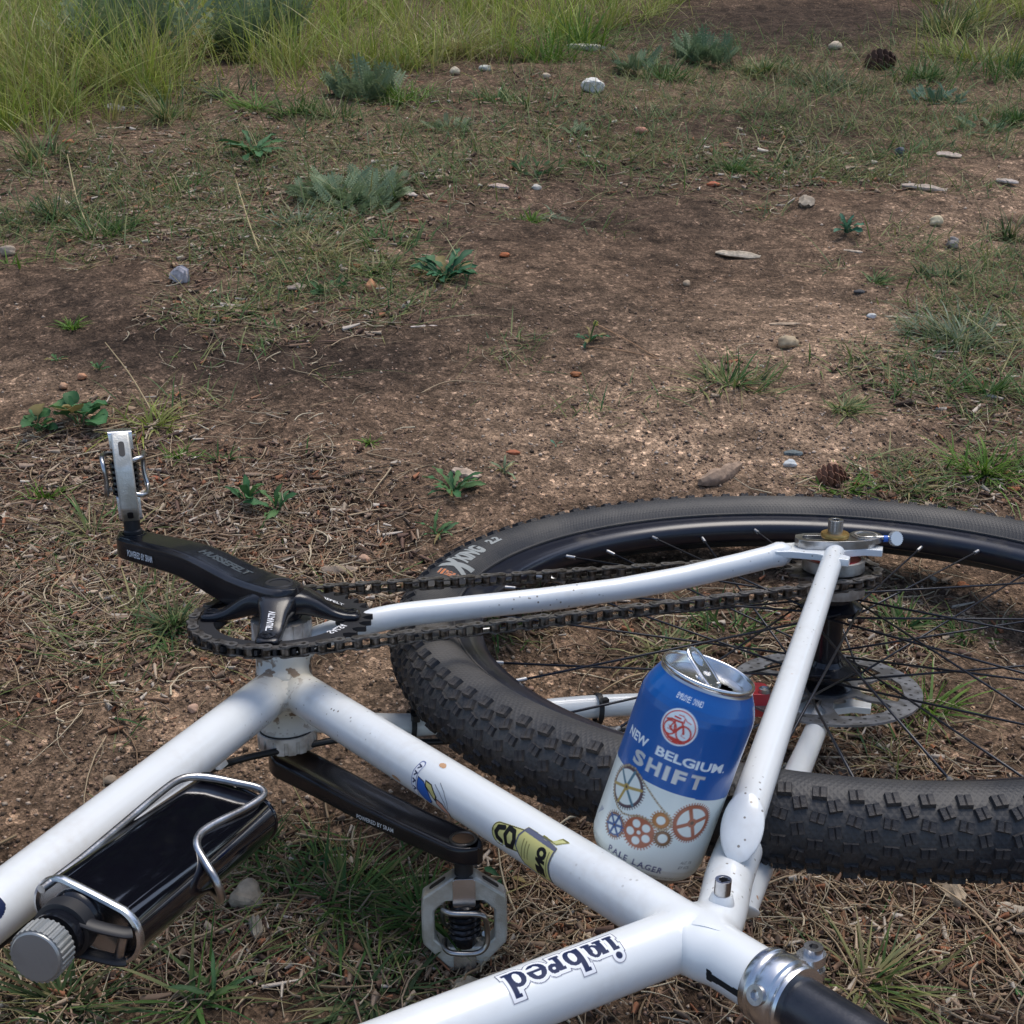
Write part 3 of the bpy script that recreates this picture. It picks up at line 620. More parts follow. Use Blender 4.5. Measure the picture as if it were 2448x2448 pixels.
# ------------------------------------------------------------------ wheels
def wheel(A, front=False):
    a = np.linspace(0, 2 * PI, 240, endpoint=False); b_ = np.linspace(0, 2 * PI, 28, endpoint=False)
    # tyre: casing section open towards the rim
    sec = []
    for q in np.linspace(-PI * .80, PI * .80, 29): sec.append((27.3 * math.cos(q) + 0, 28.0 * math.sin(q)))
    sec = np.array(sec); sec[0] = (-27, -11); sec[-1] = (-27, 11)
    Rc = RT - 4.0 - 27.3; n = len(sec); V = []; U = []
    for i, t in enumerate(a):
        d = np.array([math.cos(t), math.sin(t), 0]); V.append(A + (Rc + sec[:, :1]) * d + np.c_[np.zeros((n, 2)), sec[:, 1]]); U += [(t * 55, j) for j in range(n)]
    V = np.concatenate(V); ii = np.arange(240)[:, None]; jj = np.arange(n - 1)[None]; i2 = (ii + 1) % 240
    F = np.stack([ii * n + jj, i2 * n + jj, i2 * n + jj + 1, ii * n + jj + 1], -1).reshape(-1, 4)
    ty = new_mesh('tyre', V * .001, F, M['rubber_side'], bike, uvs=np.array(U))
    # bead line
    g = G(); 
    for s in (1, -1):
        P = A + np.stack([(316.5) * np.cos(a), (316.5) * np.sin(a), np.full(240, s * 14.6)], 1); g.add(*sweep(P, 1.6, 6, closed=True))
    g.build('tyre_bead', M['rubber'], ty)
    rs = [(319, -13.2), (319, -11.4), (310, -11.4), (308, -7), (308, 7), (310, 11.4), (319, 11.4), (319, 13.2), (312, 13.6), (302, 12.0), (295, 9), (292.5, 5), (292.5, -5), (295, -9), (302, -12.0), (312, -13.6)]
    V = []; n = len(rs); rs_ = np.array(rs)
    for t in a: d = np.array([math.cos(t), math.sin(t), 0]); V.append(A + rs_[:, :1] * d + np.c_[np.zeros((n, 2)), rs_[:, 1]])
    jj = np.arange(n)[None]; F = np.stack([ii * n + jj, i2 * n + jj, i2 * n + (jj + 1) % n, ii * n + (jj + 1) % n], -1).reshape(-1, 4)
    rim = new_mesh('rim', np.concatenate(V) * .001, F[:, ::-1], M['rim'], bike, True, 40)
    g = G(); hp = [(5, -66), (8, -66), (9, -58), (22, -55), (22, -51), (13, -46), (14, -39), (28, -37.5), (28.5, -34), (14, -32), (11.5, -28), (11.5, 12), (13, 16), (26, 18), (26.5, 21), (17, 26), (17, 60), (8, 62), (8, 67), (5, 67)]
    g.add(*lathe(hp, A, (0, 0, 1), 48)); g.build('hub', M['black_gloss'], bike, angle=30)
    R0 = math.radians(57.6); n = 32
    for i in range(n):
        ra = R0 + 2 * PI * i / n; s = 1 if i % 2 else -1; k = 1 if (i // 2) % 2 else -1; fr = 25 if s > 0 else 27; z = 19.5 if s > 0 else -34.5
        fa = ra + k * 2 * PI * 3 * 2 / n * 1.05; p0 = A + np.array([fr * math.cos(fa), fr * math.sin(fa), z + (1.8 if k > 0 else -1.8)]); p1 = A + np.array([294 * math.cos(ra), 294 * math.sin(ra), s * 3.0])
        V, F = sweep([p0, p0 + (p1 - p0) * .5, p1], 1.0, 6); o = new_mesh('spoke', V * .001, F, M['spoke'], bike)
        d = unit(p1 - p0); V, F = lathe([(1.6, -12), (1.9, -11), (1.9, -1), (3.0, 1), (3.0, 3)], p1, d, 10); new_mesh('nipple', V * .001, F, M['nipple'], o, True, 40)
    return ty, rim
# tyre casing with its fine crossed ribs
m_ = mat('tyre_casing', (.020, .022, .027), .55, 0, 0, .45, col2=(.095, .088, .078), n2scale=14, thr=(.38, .8)); nt = m_.node_tree; N = nt.nodes; L = nt.links
uv = N.new('ShaderNodeUVMap'); uv.uv_map = 'UV'; hs = []
for sg in (1, -1):
    mp = N.new('ShaderNodeVectorMath'); mp.operation = 'DOT_PRODUCT'; mp.inputs[1].default_value = (9.5, sg * 5.5, 0); L.new(uv.outputs[0], mp.inputs[0]); sn = N.new('ShaderNodeMath'); sn.operation = 'SINE'; L.new(mp.outputs['Value'], sn.inputs[0]); hs.append(sn.outputs[0])
mxn = N.new('ShaderNodeMath'); mxn.operation = 'MAXIMUM'; L.new(hs[0], mxn.inputs[0]); L.new(hs[1], mxn.inputs[1])
bp = N.new('ShaderNodeBump'); bp.inputs['Strength'].default_value = .35; bp.inputs['Distance'].default_value = .0003; L.new(mxn.outputs[0], bp.inputs['Height']); L.new(bp.outputs[0], N['Principled BSDF'].inputs['Normal']); M['rubber_side'] = m_
tyre, rim = wheel(AX)
ftyre, frim = wheel(FA, True)
# tread knobs: rows across the tread
def knob_mesh(l, w, h):
    V = [(-l / 2, -w / 2, -1.5), (l / 2, -w / 2, -1.5), (l / 2, w / 2, -1.5), (-l / 2, w / 2, -1.5), (-l / 2 * .86, -w / 2 * .86, h), (l / 2 * .86, -w / 2 * .86, h), (l / 2 * .86, w / 2 * .86, h), (-l / 2 * .86, w / 2 * .86, h), (-l * .08, -w / 2 * .86, h), (l * .08, -w / 2 * .86, h), (l * .08, w / 2 * .86, h), (-l * .08, w / 2 * .86, h), (0, -w / 2 * .8, h - .9), (0, w / 2 * .8, h - .9)]
    F = [(0, 3, 2, 1), (0, 1, 9, 12, 8) if False else (0, 1, 5, 9, 12, 8, 4), (1, 2, 6, 5), (2, 3, 7, 11, 13, 10, 6), (3, 0, 4, 7), (4, 8, 11, 7), (9, 5, 6, 10), (8, 12, 13, 11), (12, 9, 10, 13)]
    return np.array(V, float), F
rows = []
NK = 110; ST = 2 * PI / NK
for i in range(NK):
    b0 = i * ST
    for ps, off, l, w, h, tw in ((0, .0, 9.5, 6.5, 2.3, 0), (16, .5, 8, 8, 2.3, .25), (31, .02, 9, 7, 2.5, -.2), (46, .52, 8.5, 8, 2.8, .3), (61, .05, 9, 8.5, 3.2, .1)):
        for s in ((1, -1) if ps else (1,)): rows.append((b0 + off * ST, s * ps, l, w, h, s * tw))
Rc = RT - 4.0 - 27.3; kn = []
km = {}
for (t, ps, l, w, h, tw) in rows:
    ph = math.radians(ps); d = np.array([math.cos(t), math.sin(t), 0]); n_ = d * math.cos(ph) + np.array([0, 0, 1]) * math.sin(ph); tn = np.array([-math.sin(t), math.cos(t), 0]); bt = np.cross(n_, tn)
    p = AX + d * (Rc + 27.2 * math.cos(ph)) + np.array([0, 0, 28 * math.sin(ph)])
    tw += random.uniform(-.07, .07); p = p - n_ * random.uniform(0, .5) + tn * random.uniform(-.6, .6); c, s = math.cos(tw), math.sin(tw); kn.append((p, tn * c + bt * s, bt * c - tn * s, n_, (l, w, h)))
vis = []
for i, (p, x, y, n_, k) in enumerate(kn):
    v = CAMC - p; ds = np.linalg.norm(v); u_, v_, _ = [float(q[0]) for q in proj(bw(p)[None])]; f = (v @ n_) / ds
    vis.append(-(f if f > -.05 else 0) / ds if (-60 < u_ < 2510 and -60 < v_ < 2510 and f > -.05) else 1)
order = np.argsort(vis)[:296]; big = set(int(i) for i in order if vis[i] < 0)
rest = G()
for i, (p, x, y, n_, k) in enumerate(kn):
    V, F = knob_mesh(*k)
    if i in big:
        if k not in km: ob = new_mesh('knob', V * .001, F, M['knob'], None, False); km[k] = ob.data; bpy.data.objects.remove(ob)
        o = bpy.data.objects.new('knob', km[k]); COL.objects.link(o); o.parent = tyre; mm = Matrix.Identity(4)
        for a_ in range(3): mm[a_][0] = x[a_]; mm[a_][1] = y[a_]; mm[a_][2] = n_[a_]; mm[a_][3] = p[a_] * .001
        o.matrix_local = mm
    else: rest.add(p + V[:, :1] * x + V[:, 1:2] * y + V[:, 2:] * n_, F)
o = new_mesh('tread', np.concatenate(rest.V) * .001, rest.F, M['knob'], tyre, False); o['kind'] = 'stuff'
# lettering on the upper sidewall
def side_text(st, r, a0, a1, h, matl, name, bold, shear=.12):
    def cf(X, Y, ):
        wd = math.radians(abs(a1 - a0)); an = math.radians(a0) - X * wd
        rad = r - h / 2 + Y; q = (rad - Rc) / 27.3; z = 28.0 * np.sqrt(np.maximum(1 - q * q, 0)) + .35
        return np.stack([AX[0] + rad * np.cos(an), AX[1] + rad * np.sin(an), z], 1)
    return flat_text(st, None, None, None, h, 1.0, matl, name, tyre, bold, shear * 0, curve=cf)
GI = (.27, .29, .285); OI = (.50, .15, .04)
cv = Canvas(0, 186, 0, 34, .45, GI, 0)
cv.poly([(22, 30), (31, 30), (35.5, 20.5), (42, 30), (50, 30), (39.5, 16.5), (47, 2), (37, 2), (32.5, 11), (25, 2), (16, 2), (28, 16)], GI)
cv.text('KING', 47.5, 9.5, 17, GI, wd=45, bold=.05, shear=.0); cv.text('2.2', 108, 13, 9.5, GI, wd=20, bold=.05)
cv.text('RACE', 1, 9, 9, OI, wd=12.5, bold=.03, shear=.0); cv.line([(1, 6.4), (13.5, 6.4)], 2.2, OI); cv.line([(2, 20.4), (14.5, 20.4)], 2.4, OI); cv.line([(4, 24), (15.5, 24)], 1.6, OI)
def fside(X, Y):
    an = math.radians(145.6) - X / 338.0; rd = 318.5 + Y * .95; q = np.clip((rd - Rc) / 27.3, -1, 1); z = 28.0 * np.sqrt(np.maximum(1 - q * q, 0)) + .35
    return np.stack([AX[0] + rd * np.cos(an), AX[1] + rd * np.sin(an), z], 1)
cv.build('sidewall_lettering', fside, mat('sidewall_ink', (.3, .3, .3), .7, attr=True), tyre).data.flip_normals()
# valve
va = math.radians(126.5); vd = np.array([math.cos(va), math.sin(va), 0]); g = G(); g.add(*lathe([(3, -293), (3, -276), (3.8, -275), (3.8, -268), (2.2, -266), (2.2, -258), (3.2, -257), (3.2, -254), (1, -253)], AX, -vd, 16)); g.build('valve', M['nipple'], rim)
# brake rotor
g = G(); RZ = -53.0; hl = []
for i in range(6):
    c = 2 * PI * (i + .5) / 6; hl.append(np.array([(r * math.cos(c + da), r * math.sin(c + da)) for r, da in ((62, -.46), (65, -.2), (65, .15), (63, .38), (56, .44), (42, .33), (30, .34), (27, -.05), (32, -.42), (46, -.50))]))
V, F = plate(circ(80, 96), hl + [circ(20, 32)], RZ - 1, RZ + 1, (AX, (1, 0, 0), (0, 1, 0), (0, 0, 1))); g.add(V, F)
rotor = g.build('brake_rotor', M['rotor'], bike, angle=30)
g = G()
for i in range(36):
    for r_, w_ in ((70, 3.2), (76, 2.2)):
        an = 2 * PI * (i + (.5 if r_ > 72 else 0)) / 36; g.add(*lathe([(w_ / 2, 1.12), (.05, 1.12)], AX + [r_ * math.cos(an), r_ * math.sin(an), RZ], (0, 0, 1), 8, False, False))
g.build('rotor_hole', M['black_matte'], rotor)
# red calliper
g = G(); V, F = plate(rrect(38, 26, 6), [], -62, -42, ((371, -64, 0), unit((.9, -.4, 0)), unit((.4, .9, 0)), (0, 0, 1))); g.add(V, F)
cal = g.build('brake_caliper', M['red_plain'], bike, bevel=2)
for c in ((381, -77), (361, -56)): g = G(); g.add(*lathe([(5, -42), (5, -38.5), (3.5, -38), (2.4, -39.5), (.1, -39.5)], (c[0], c[1], 0), (0, 0, 1), 20, False, False)); g.build('caliper_bolt', M['steel'], cal)
# axle nut, brass washer, chain tug
g = G(); V, F = plate(circ(6.2, 6 * 5), [circ(3.4, 6)], 84, 95.5, (AX, (1, 0, 0), (0, 1, 0), (0, 0, 1))); g.add(V, F); g.add(*lathe([(3.6, 80), (3.6, 90)], AX, (0, 0, 1), 12)); g.build('axle_nut', M['steel'], bike, bevel=.6)
g = G(); g.add(*lathe([(6, 80.6), (11.2, 80.6), (11.6, 81.4), (11.6, 83.6), (11, 84.4), (6, 84.4)], AX, (0, 0, 1), 40)); g.build('axle_washer', M['brass'], bike)
tu = unit(np.array([.91, -.40, 0])); tv = np.array([.40, .91, 0]) / np.hypot(.4, .91)
loop = np.array([(-33, 0), (-31, 8), (-24, 12), (-10, 13), (8, 13), (18, 12), (26, 10), (33, 5), (34, 0), (33, -4), (28, -9), (14, -12), (0, -13), (-14, -13), (-26, -11), (-31, -7)])
g = G(); V, F = plate(loop, [rrect(38, 11, 5.3, 5, (-8, 0))], 73.2, 80.2, (AX, tu, tv, (0, 0, 1))); g.add(V, F)
V, F = plate(circ(13, 40), [], 76, 81, (AX + tu * 27 + tv * 5, tu, tv, (0, 0, 1))); g.add(V, F)
tug = g.build('chain_tensioner', M['steel'], bike, bevel=.8)
g = G(); V, F = plate(circ(9.5, 40), [circ(7.8, 40)], 80.9, 81.5, (AX + tu * 27 + tv * 5, tu, tv, (0, 0, 1))); g.add(V, F); g.build('tensioner_ring', M['dull_alloy'], tug)
g = G(); g.add(*lathe([(1.8, 20), (1.8, 50)], AX + [0, 0, 79], unit(tu + np.array([0, 0, .02])), 12)); g.build('adjuster_screw', M['steel'], tug)
g = G(); g.add(*lathe([(2.8, 40), (2.8, 43.5)], AX + [0, 0, 79], tu, 16)); g.build('adjuster_band', M['blue_band'], tug)
kd = unit(CAMC - (AX + tu * 48)); kd = unit(kd * .8 + tu * .5); lp = gearloop(5.6, 6.2, 22); fa, fb = frame(kd)
g = G(); V, F = plate(lp, [], -2.2, 2.2, (AX + tu * 50 + [0, 0, 79], fa, fb, kd)); g.add(V, F); g.build('adjuster_knob', mat('knurled_alloy', (.7, .7, .68), .35, .6), tug)
g = G(); g.add(*lathe([(9, -67), (9, -80), (5, -82)], AX, (0, 0, 1), 20)); g.build('axle_nut', M['steel'], bike)
# hose, zip ties
hp_ = smooth_path([(-300, -330, -22), (-150, -170, -26), (-80, -60, -38), (-55, -26, -46), (-32, -20, -46), (1, -16, -47), (33, -15, -47), (60, -16, -49), (84, -20, -52), (99, -26, -56), (150, -36, -58), (212, -45, -58), (260, -60, -60), (330, -66, -62), (358, -62, -58)], 10)
g = G(); g.add(*sweep(hp_, 2.6, 12)); hose = g.build('brake_hose', M['hose'], bike, angle=60)
def zip_tie(c, d, r):
    g = G(); a, b_ = frame(d); t = np.linspace(0, 2 * PI, 28, endpoint=False); P = np.asarray(c) + r * (np.cos(t)[:, None] * a + np.sin(t)[:, None] * b_)
    n = len(P); V = np.concatenate([P - unit(d) * 2, P + unit(d) * 2, P * 1 + unit(d) * 2 + (P - c) / r * 1.1, P - unit(d) * 2 + (P - c) / r * 1.1]); F = []
    for i in range(n):
        j = (i + 1) % n
        for k_ in range(4): F.append((k_ * n + i, k_ * n + j, ((k_ + 1) % 4) * n + j, ((k_ + 1) % 4) * n + i))
    g.add(V, F); V, F = plate(rrect(6, 6, 1), [], -2.5, 2.5, (np.asarray(c) + (a * .3 + b_ * 0 + np.array([0, -1, .6]) / 1.16) * (r + 1), (1, 0, 0), (0, 1, 0), (0, 0, 1))); g.add(V, F); g.build('zip_tie', M['black_matte'], bike)
zip_tie((95, -14, -46), (1, -.1, -.1), 11.5); zip_tie((248, -36, -50), (1, -.2, -.1), 12.0)
g = G(); V, F = plate(rrect(13, 9, 3), [], -2, 2, ((-66, -47, -32), DD, np.cross(DD, (0, 0, 1)), unit((.3, -.5, -.6)))); g.add(V, F); V, F = plate(rrect(13, 9, 3), [], -2, 2, ((-58, -30, -42), DD, np.cross(DD, (0, 0, 1)), unit((.3, -.5, -.6)))); g.add(V, F); g.build('hose_clip', M['clearplast'], bike, bevel=.6)
# loose brake cable end with crimp
a0 = np.array(bw((0, 0, 0)))

# ------------------------------------------------------------------ bottle cage
QN = np.array([-DD[1], DD[0], 0]); QN = QN if QN[0] > 0 else -QN
def dq(a, q, z): return DD * a + QN * q + np.array([0, 0, z])
wire = [dq(331, 39, 24), dq(300, 39.5, 23.5), dq(260, 39, 24), dq(222, 39, 25), dq(206, 40.5, 25), dq(198, 46, 24), dq(192, 56, 21.5), dq(187, 68, 18), dq(183, 78, 15), dq(184, 84, 13.5), dq(190, 86, 12.5), dq(206, 83, 12.5), dq(228, 77.5, 14), dq(242, 76, 14.3), dq(252, 80, 12.5), dq(259, 89, 8.5), dq(263, 97, 2), dq(262, 99.5, -7), dq(256, 95, -16), dq(246, 86, -20), dq(236, 70, -20), dq(232, 50, -18), dq(232, 30, -14), dq(240, 18, -8)]
g = G(); g.add(*sweep(smooth_path(wire, 7), 2.35, 14)); cage = g.build('bottle_cage', M['steel'], bike, angle=60)

# ------------------------------------------------------------------ stickers and print on the bike
fTT = on_tube(TT0, TD, R_TT + .15); fS = on_tube((0, 0, 0), SD, R_ST + .15)
NV = (.012, .022, .07); WH = (.75, .77, .8)
def slab_word(cv, x0, y0, k, col, grow):
    """The word inbred in heavy slab letters; x to the right, y up, x-height 10 units * k."""
    def B(a, b, c, d): cv.poly([(x0 + (a - grow / k * 0) * k - grow, y0 + b * k - grow), (x0 + c * k + grow, y0 + b * k - grow), (x0 + c * k + grow, y0 + d * k + grow), (x0 + a * k - grow, y0 + d * k + grow)], col)
    def ringg(cx, cy, rx, ry, ix, iy):
        w = (slice(None), slice(None)); X = (cv.X - x0) / k - cx; Y = (cv.Y - y0) / k - cy
        gg = grow / k; o = np.hypot(X / (rx + gg), Y / (ry + gg)); i = np.hypot(X / max(ix - gg, .2), Y / max(iy - gg, .2)); cov = (o < 1) & (i > 1 if grow < 1 else True); cv.put(w, cov * 1.0, col)
    x = 0
    B(1, 0, 4, 10); B(0, 0, 5.4, 1.8); B(0, 8.2, 4, 10); cv.disc(x0 + 2.4 * k, y0 + 13 * k, 1.9 * k + grow, col)          # i
    x = 6.6; B(x + 1, 0, x + 4, 10); B(x, 0, x + 5.2, 1.8); B(x, 8.2, x + 4, 10); B(x + 8, 0, x + 11, 6.5); B(x + 7, 0, x + 12.2, 1.8); ringg(x + 7.2, 6.0, 3.9, 4.2, 1.3, 2.6); B(x + 8, 0, x + 11, 6)  # n
    x = 20; B(x + 1, 0, x + 4, 15); B(x, 13.2, x + 4, 15); ringg(x + 6.4, 5, 5.0, 5.3, 2.0, 3.3)                          # b
    x = 32.6; B(x + 1, 0, x + 4, 10); B(x, 0, x + 5.6, 1.8); B(x, 8.2, x + 4, 10); ringg(x + 6.2, 7.4, 3.2, 3.0, 1.0, .8)   # r
    x = 42.5; ringg(x + 5.4, 5, 5.4, 5.3, 2.3, 3.3); B(x + 2, 4.2, x + 10, 5.8)                                             # e
    if grow < .5: cv.poly([(x0 + (x + 6) * k, y0 + 2.2 * k), (x0 + (x + 11) * k, y0 + 2.4 * k), (x0 + (x + 11) * k, y0 + 4.1 * k), (x0 + (x + 6) * k, y0 + 4.1 * k)], WH)
    x = 54.5; ringg(x + 5, 5, 5.0, 5.3, 2.0, 3.3); B(x + 7.4, 0, x + 10.4, 15); B(x + 6.4, 13.2, x + 10.4, 15); B(x + 7.4, 0, x + 11.8, 1.8)  # d
cv = Canvas(40, 114, -14, 10, .28, WH); k = .94
slab_word(cv, 46.5, -9.5, k, NV, 1.6 + .35); slab_word(cv, 46.5, -9.5, k, WH, 1.6); slab_word(cv, 46.5, -9.5, k, NV, 0)
# canvas x runs along the tube away from the joint, y up is towards the viewer's side of the tube
cv.flip = True; cv.build('name_decal', lambda X, Y: fTT(X, -Y - 7.5), M['ink'], top_tube)
if True:                                             # yellow plate sticker on the seat tube
    YL = (.62, .58, .22); BK = (.012, .012, .012); r = R_ST
    cv = Canvas(276, 338, 4, 36, .3, YL)
    cv.line([(286, 21.5), (306, 18.0)], 13.6, BK); cv.line([(286, 21.5), (306, 18.0)], 12.4, YL)
    cv.line([(288.5, 25), (284.5, 24), (283, 21.5), (284.5, 18), (289, 16.5)], 3.2, BK); cv.line([(293, 25.6), (298, 24.8), (299.5, 20), (297.5, 15.5), (293, 15.2)], 3.2, BK); cv.line([(293, 15), (291.2, 20), (293, 25)], 3.0, BK)
    for i in range(3): cv.line([(284 + i * 3, 27.0 + .2 * i), (285.5 + i * 3, 27.0)], 1.0, WH)
    sh = [(306, 10), (322, 10.2), (331, 12), (330, 22), (331.5, 33), (322, 33.5), (309, 31), (302, 22), (302.5, 16)]
    cv.poly([(x + (x - 316) * .09, y + (y - 22) * .09) for x, y in sh], (.10, .11, .16)); cv.poly(sh, YL)
    cv.poly([(305, 9.5), (331.5, 10.8), (331.5, 13.2), (305, 12.2)], (.13, .14, .2))
    for q, (st, x_, hh) in enumerate((('ONE', 321, 17),)): cv.text(st, x_ + 6.3, 14.2, 8.0, BK, wd=18.0, bold=.09, rot=PI / 2)
    for i in range(3): cv.line([(307 + i * 2.6, 16 + i * .6), (307 + i * 2.6, 27 - i * .4)], .8, (.25, .23, .08))
    cv.line([(328.6, 15), (328.6, 30)], .7, (.2, .18, .08))
    cv.poly([(318, 8.2), (327, 8.8), (331, 3), (336, 4.5), (330, 9.5), (318, 9.5)], (.15, .15, .05)); cv.poly([(319, 8.6), (326, 9.0), (330.8, 5), (334.5, 5.2), (329.4, 9.2)], (.55, .55, .25))
    cv.build('plate_sticker', lambda X, Y: fS(X, Y), M['ink'], seat_tube)
    cv = Canvas(194, 244, 8, 36, .3, WH)             # small blue, yellow and pink sticker above it
    cv.line([(199.5, 10.5), (197.5, 17), (197.5, 24), (199, 30)], 5.4, (.12, .16, .3)); cv.line([(199.5, 11), (197.5, 17), (197.5, 24), (199, 30)], 4.2, WH)
    for i, (x_, y_) in enumerate(((198.9, 12.6), (197.9, 17.5), (197.8, 22.5), (198.4, 27.5))): cv.line([(x_ - 1.2, y_ - 1.2), (x_ + 1.3, y_ - .6), (x_ - 1, y_ + 1.2)], 1.1, NV)
    BL = (.03, .13, .45)
    cv.poly([(201, 18), (208, 19), (214, 24), (217, 30), (213, 34), (206, 32), (201, 27)], (.02, .03, .08)); cv.poly([(201.6, 18.8), (208, 19.8), (213.3, 24.5), (216, 30), (212.6, 33), (206, 31.2), (201.6, 26.6)], BL)
    cv.poly([(209, 17.5), (216, 18), (223, 24), (221, 28), (215, 24), (210, 22)], BK); cv.poly([(210, 18.5), (215.6, 18.9), (221.4, 24.2), (220.4, 26.4), (215, 23), (211, 21)], (.6, .53, .2))
    cv.poly([(222, 25), (229, 26), (235, 31), (234, 35), (227, 33), (221, 29)], BK); cv.poly([(222.8, 25.8), (228.6, 26.9), (234, 31.2), (233, 33.8), (227, 32), (222, 28.6)], (.62, .33, .24))
    cv.line([(219, 17), (225, 20), (231, 24.5), (233, 29)], .5, (.1, .12, .12)); cv.line([(223, 14.5), (229, 18), (234, 23.5), (234.4, 28)], .5, (.1, .12, .12))
    cv.build('small_sticker', lambda X, Y: fS(X, Y), M['ink'], seat_tube)
    for (a_, y_, w_, h_) in ((213.5, 3.9, 4.5, 2.6), (175, 30, 7, 2.2), (280, 21, 1, 1)):
        cv = Canvas(a_ - w_, a_ + w_, y_ - h_ - 1, y_ + h_ + 1, .3, (.5, .3, .17)); cv.disc(a_, y_, w_ * .6, (.5, .3, .17), ry=h_ * .7); cv.disc(a_ + w_ * .4, y_ + h_ * .2, w_ * .35, (.5, .3, .17), ry=h_ * .5); cv.build('paint_chip', lambda X, Y: fS(X, Y), M['ink'], seat_tube)
    fD = on_tube((0, 0, 0), DD, R_DT + .15); cv = Canvas(322, 350, -22, -6, .5, NV); cv.disc(338, -14, 9, NV, ry=6.5); cv.build('tube_decal', lambda X, Y: fD(X, Y), M['ink'], down_tube)
# print on the crank and spider
arm_side = lambda a, z: CD * a - CP * 17.2 + np.array([0, 0, z])
flat_text('POWERED BY SRAM', arm_side(160, 75.5), -CD, (0, 0, 1), 5.6, 32, M['wht'], 'crank_lettering', crR, .02, lift=.4)
flat_text('POWERED BY SRAM', -CD * 88 - CP * 15.6 + np.array([0, 0, -77.5]), -CD, (0, 0, 1), 3.4, 36, M['wht'], 'crank_lettering', crL, .015, lift=.6)
def on_arm(X, Y):
    a = 88 - X * 56; z = np.interp(a, [-18, 0, 22, 40, 72, 84, 96, 110, 175], [79, 79.5, 79.8, 81.2, 86.5, 88.2, 89.2, 89.6, 87.4]) + .35
    return a[:, None] * CD + (Y - 4)[:, None] * CP + np.stack([0 * z, 0 * z, z], 1)
flat_text('HUSSEFELT', None, None, None, 8, 1.0, M['emb'], 'crank_lettering', crR, .05, curve=on_arm)
a = SPA[1]; d = np.array([math.cos(a), math.sin(a), 0]); tn = np.array([-d[1], d[0], 0]); sl = unit(d * 11 + np.array([0, 0, -5.5]))
nn = unit(np.cross(tn, sl)); nn = nn if nn[2] > 0 else -nn
flat_text('TRUVATIV', d * 50 + np.array([0, 0, 59.2]) - tn * (-3.0), -sl, -tn if np.cross(-sl, -tn) @ nn > 0 else tn, 5, 19, M['wht'], 'spider_lettering', crR, .03, lift=2.2)
a = SPA[2]; d = np.array([math.cos(a), math.sin(a), 0]); tn = np.array([-d[1], d[0], 0]); sl = unit(d * 11 + np.array([0, 0, -4.4]))
flat_text('HUSSEFELT', d * 22 + np.array([0, 0, 69.6]) + tn * 3, sl, tn, 4, 26, M['wht'], 'spider_lettering', crR, .02, lift=.8)
def arc_text(st, r, a0, a1, h, z, matl, name, parent, bold=.02):
    def cf(X, Y): an = math.radians(a0) + X * math.radians(a1 - a0); rad = r + Y; return np.stack([rad * np.cos(an), rad * np.sin(an), np.full(len(X), z)], 1)
    o = flat_text(st, None, None, None, h, 1.0, matl, name, parent, bold, curve=cf); o.data.flip_normals(); return o
arc_text('SALSA', 48.5, -62, -40, 6.5, ZC + 2.05, M['wht'], 'ring_lettering', ring)

# ------------------------------------------------------------------ bottle in the cage
bottle = empty('water_bottle', MB.copy()); bottle.location = MB.translation
tag(bottle, 'glossy black flask with silver screw cap held in the wire cage on the down tube', 'bottle')
def bobj(g, name, m_, parent, **k):
    o = g.build(name, m_, parent, **k); return o
wv = QN * math.cos(.31) - np.array([0, 0, math.sin(.31)]); tv2 = QN * math.sin(.31) + np.array([0, 0, math.cos(.31)])
def bc(a): return dq(a, 62 - (a - 180) * .02, -1 + (a - 180) * .045)
t_ = np.linspace(0, 2 * PI, 72, endpoint=False)
def stad(hw, ht, e=1.0):
    c = np.cos(t_); s = np.sin(t_); x = np.clip(c * 1.9, -1, 1) * 0
    X = np.where(np.abs(c) > 0, np.sign(c) * (hw - ht) + ht * c, 0); X = np.sign(c) * (hw - ht) * np.minimum(1, np.abs(c) * 6) + ht * c
    return np.stack([X, ht * s * 1.0], 1)
def loft(secs, seg=72):
    V = []; F = []; n = 0
    for a, hw, ht in secs:
        s = stad(hw, ht); V.append(bc(a) + s[:, :1] * wv + s[:, 1:] * tv2)
    for i in range(len(secs) - 1):
        for q in range(seg): F.append((i * seg + q, i * seg + (q + 1) % seg, (i + 1) * seg + (q + 1) % seg, (i + 1) * seg + q))
    F.append(tuple(range(seg))[::-1]); F.append(tuple(range((len(secs) - 1) * seg, len(secs) * seg)))
    return np.concatenate(V), F
HW, HT_ = 31.5, 16.5
g = G(); V, F = loft([(180, HW - 5, HT_ - 5), (180.6, HW - 2.5, HT_ - 2.5), (182.5, HW - .8, HT_ - .8), (185, HW, HT_), (322, HW, HT_), (323, HW - 1.2, HT_ - 1.2)]); g.add(V, [tuple(reversed(f)) for f in F]); g.build('bottle_body', M['bottle'], bottle, angle=30)
g = G(); V, F = loft([(320.5, HW - .2, HT_ - .2), (320.8, HW + 1.0, HT_ + 1.0), (322.4, HW + 1.4, HT_ + 1.4), (324.2, HW + .8, HT_ + .8), (324.8, HW - .9, HT_ - .9), (323, HW - 1.6, HT_ - 1.6)]); g.add(V, [tuple(reversed(f)) for f in F]); g.build('shoulder_ring', M['polished'], bottle, angle=40)
g = G(); V, F = loft([(184.0, HW + .1, HT_ + .1), (184.4, HW + .5, HT_ + .5), (185.6, HW + .5, HT_ + .5), (186.0, HW + .1, HT_ + .1)]); g.add(V, [tuple(reversed(f)) for f in F]); g.build('base_seam', M['bottle'], bottle, angle=30)
cpx = dq(362, 57.5, 8.0); nk0 = bc(322) + wv * -6; nd = unit(cpx - nk0)
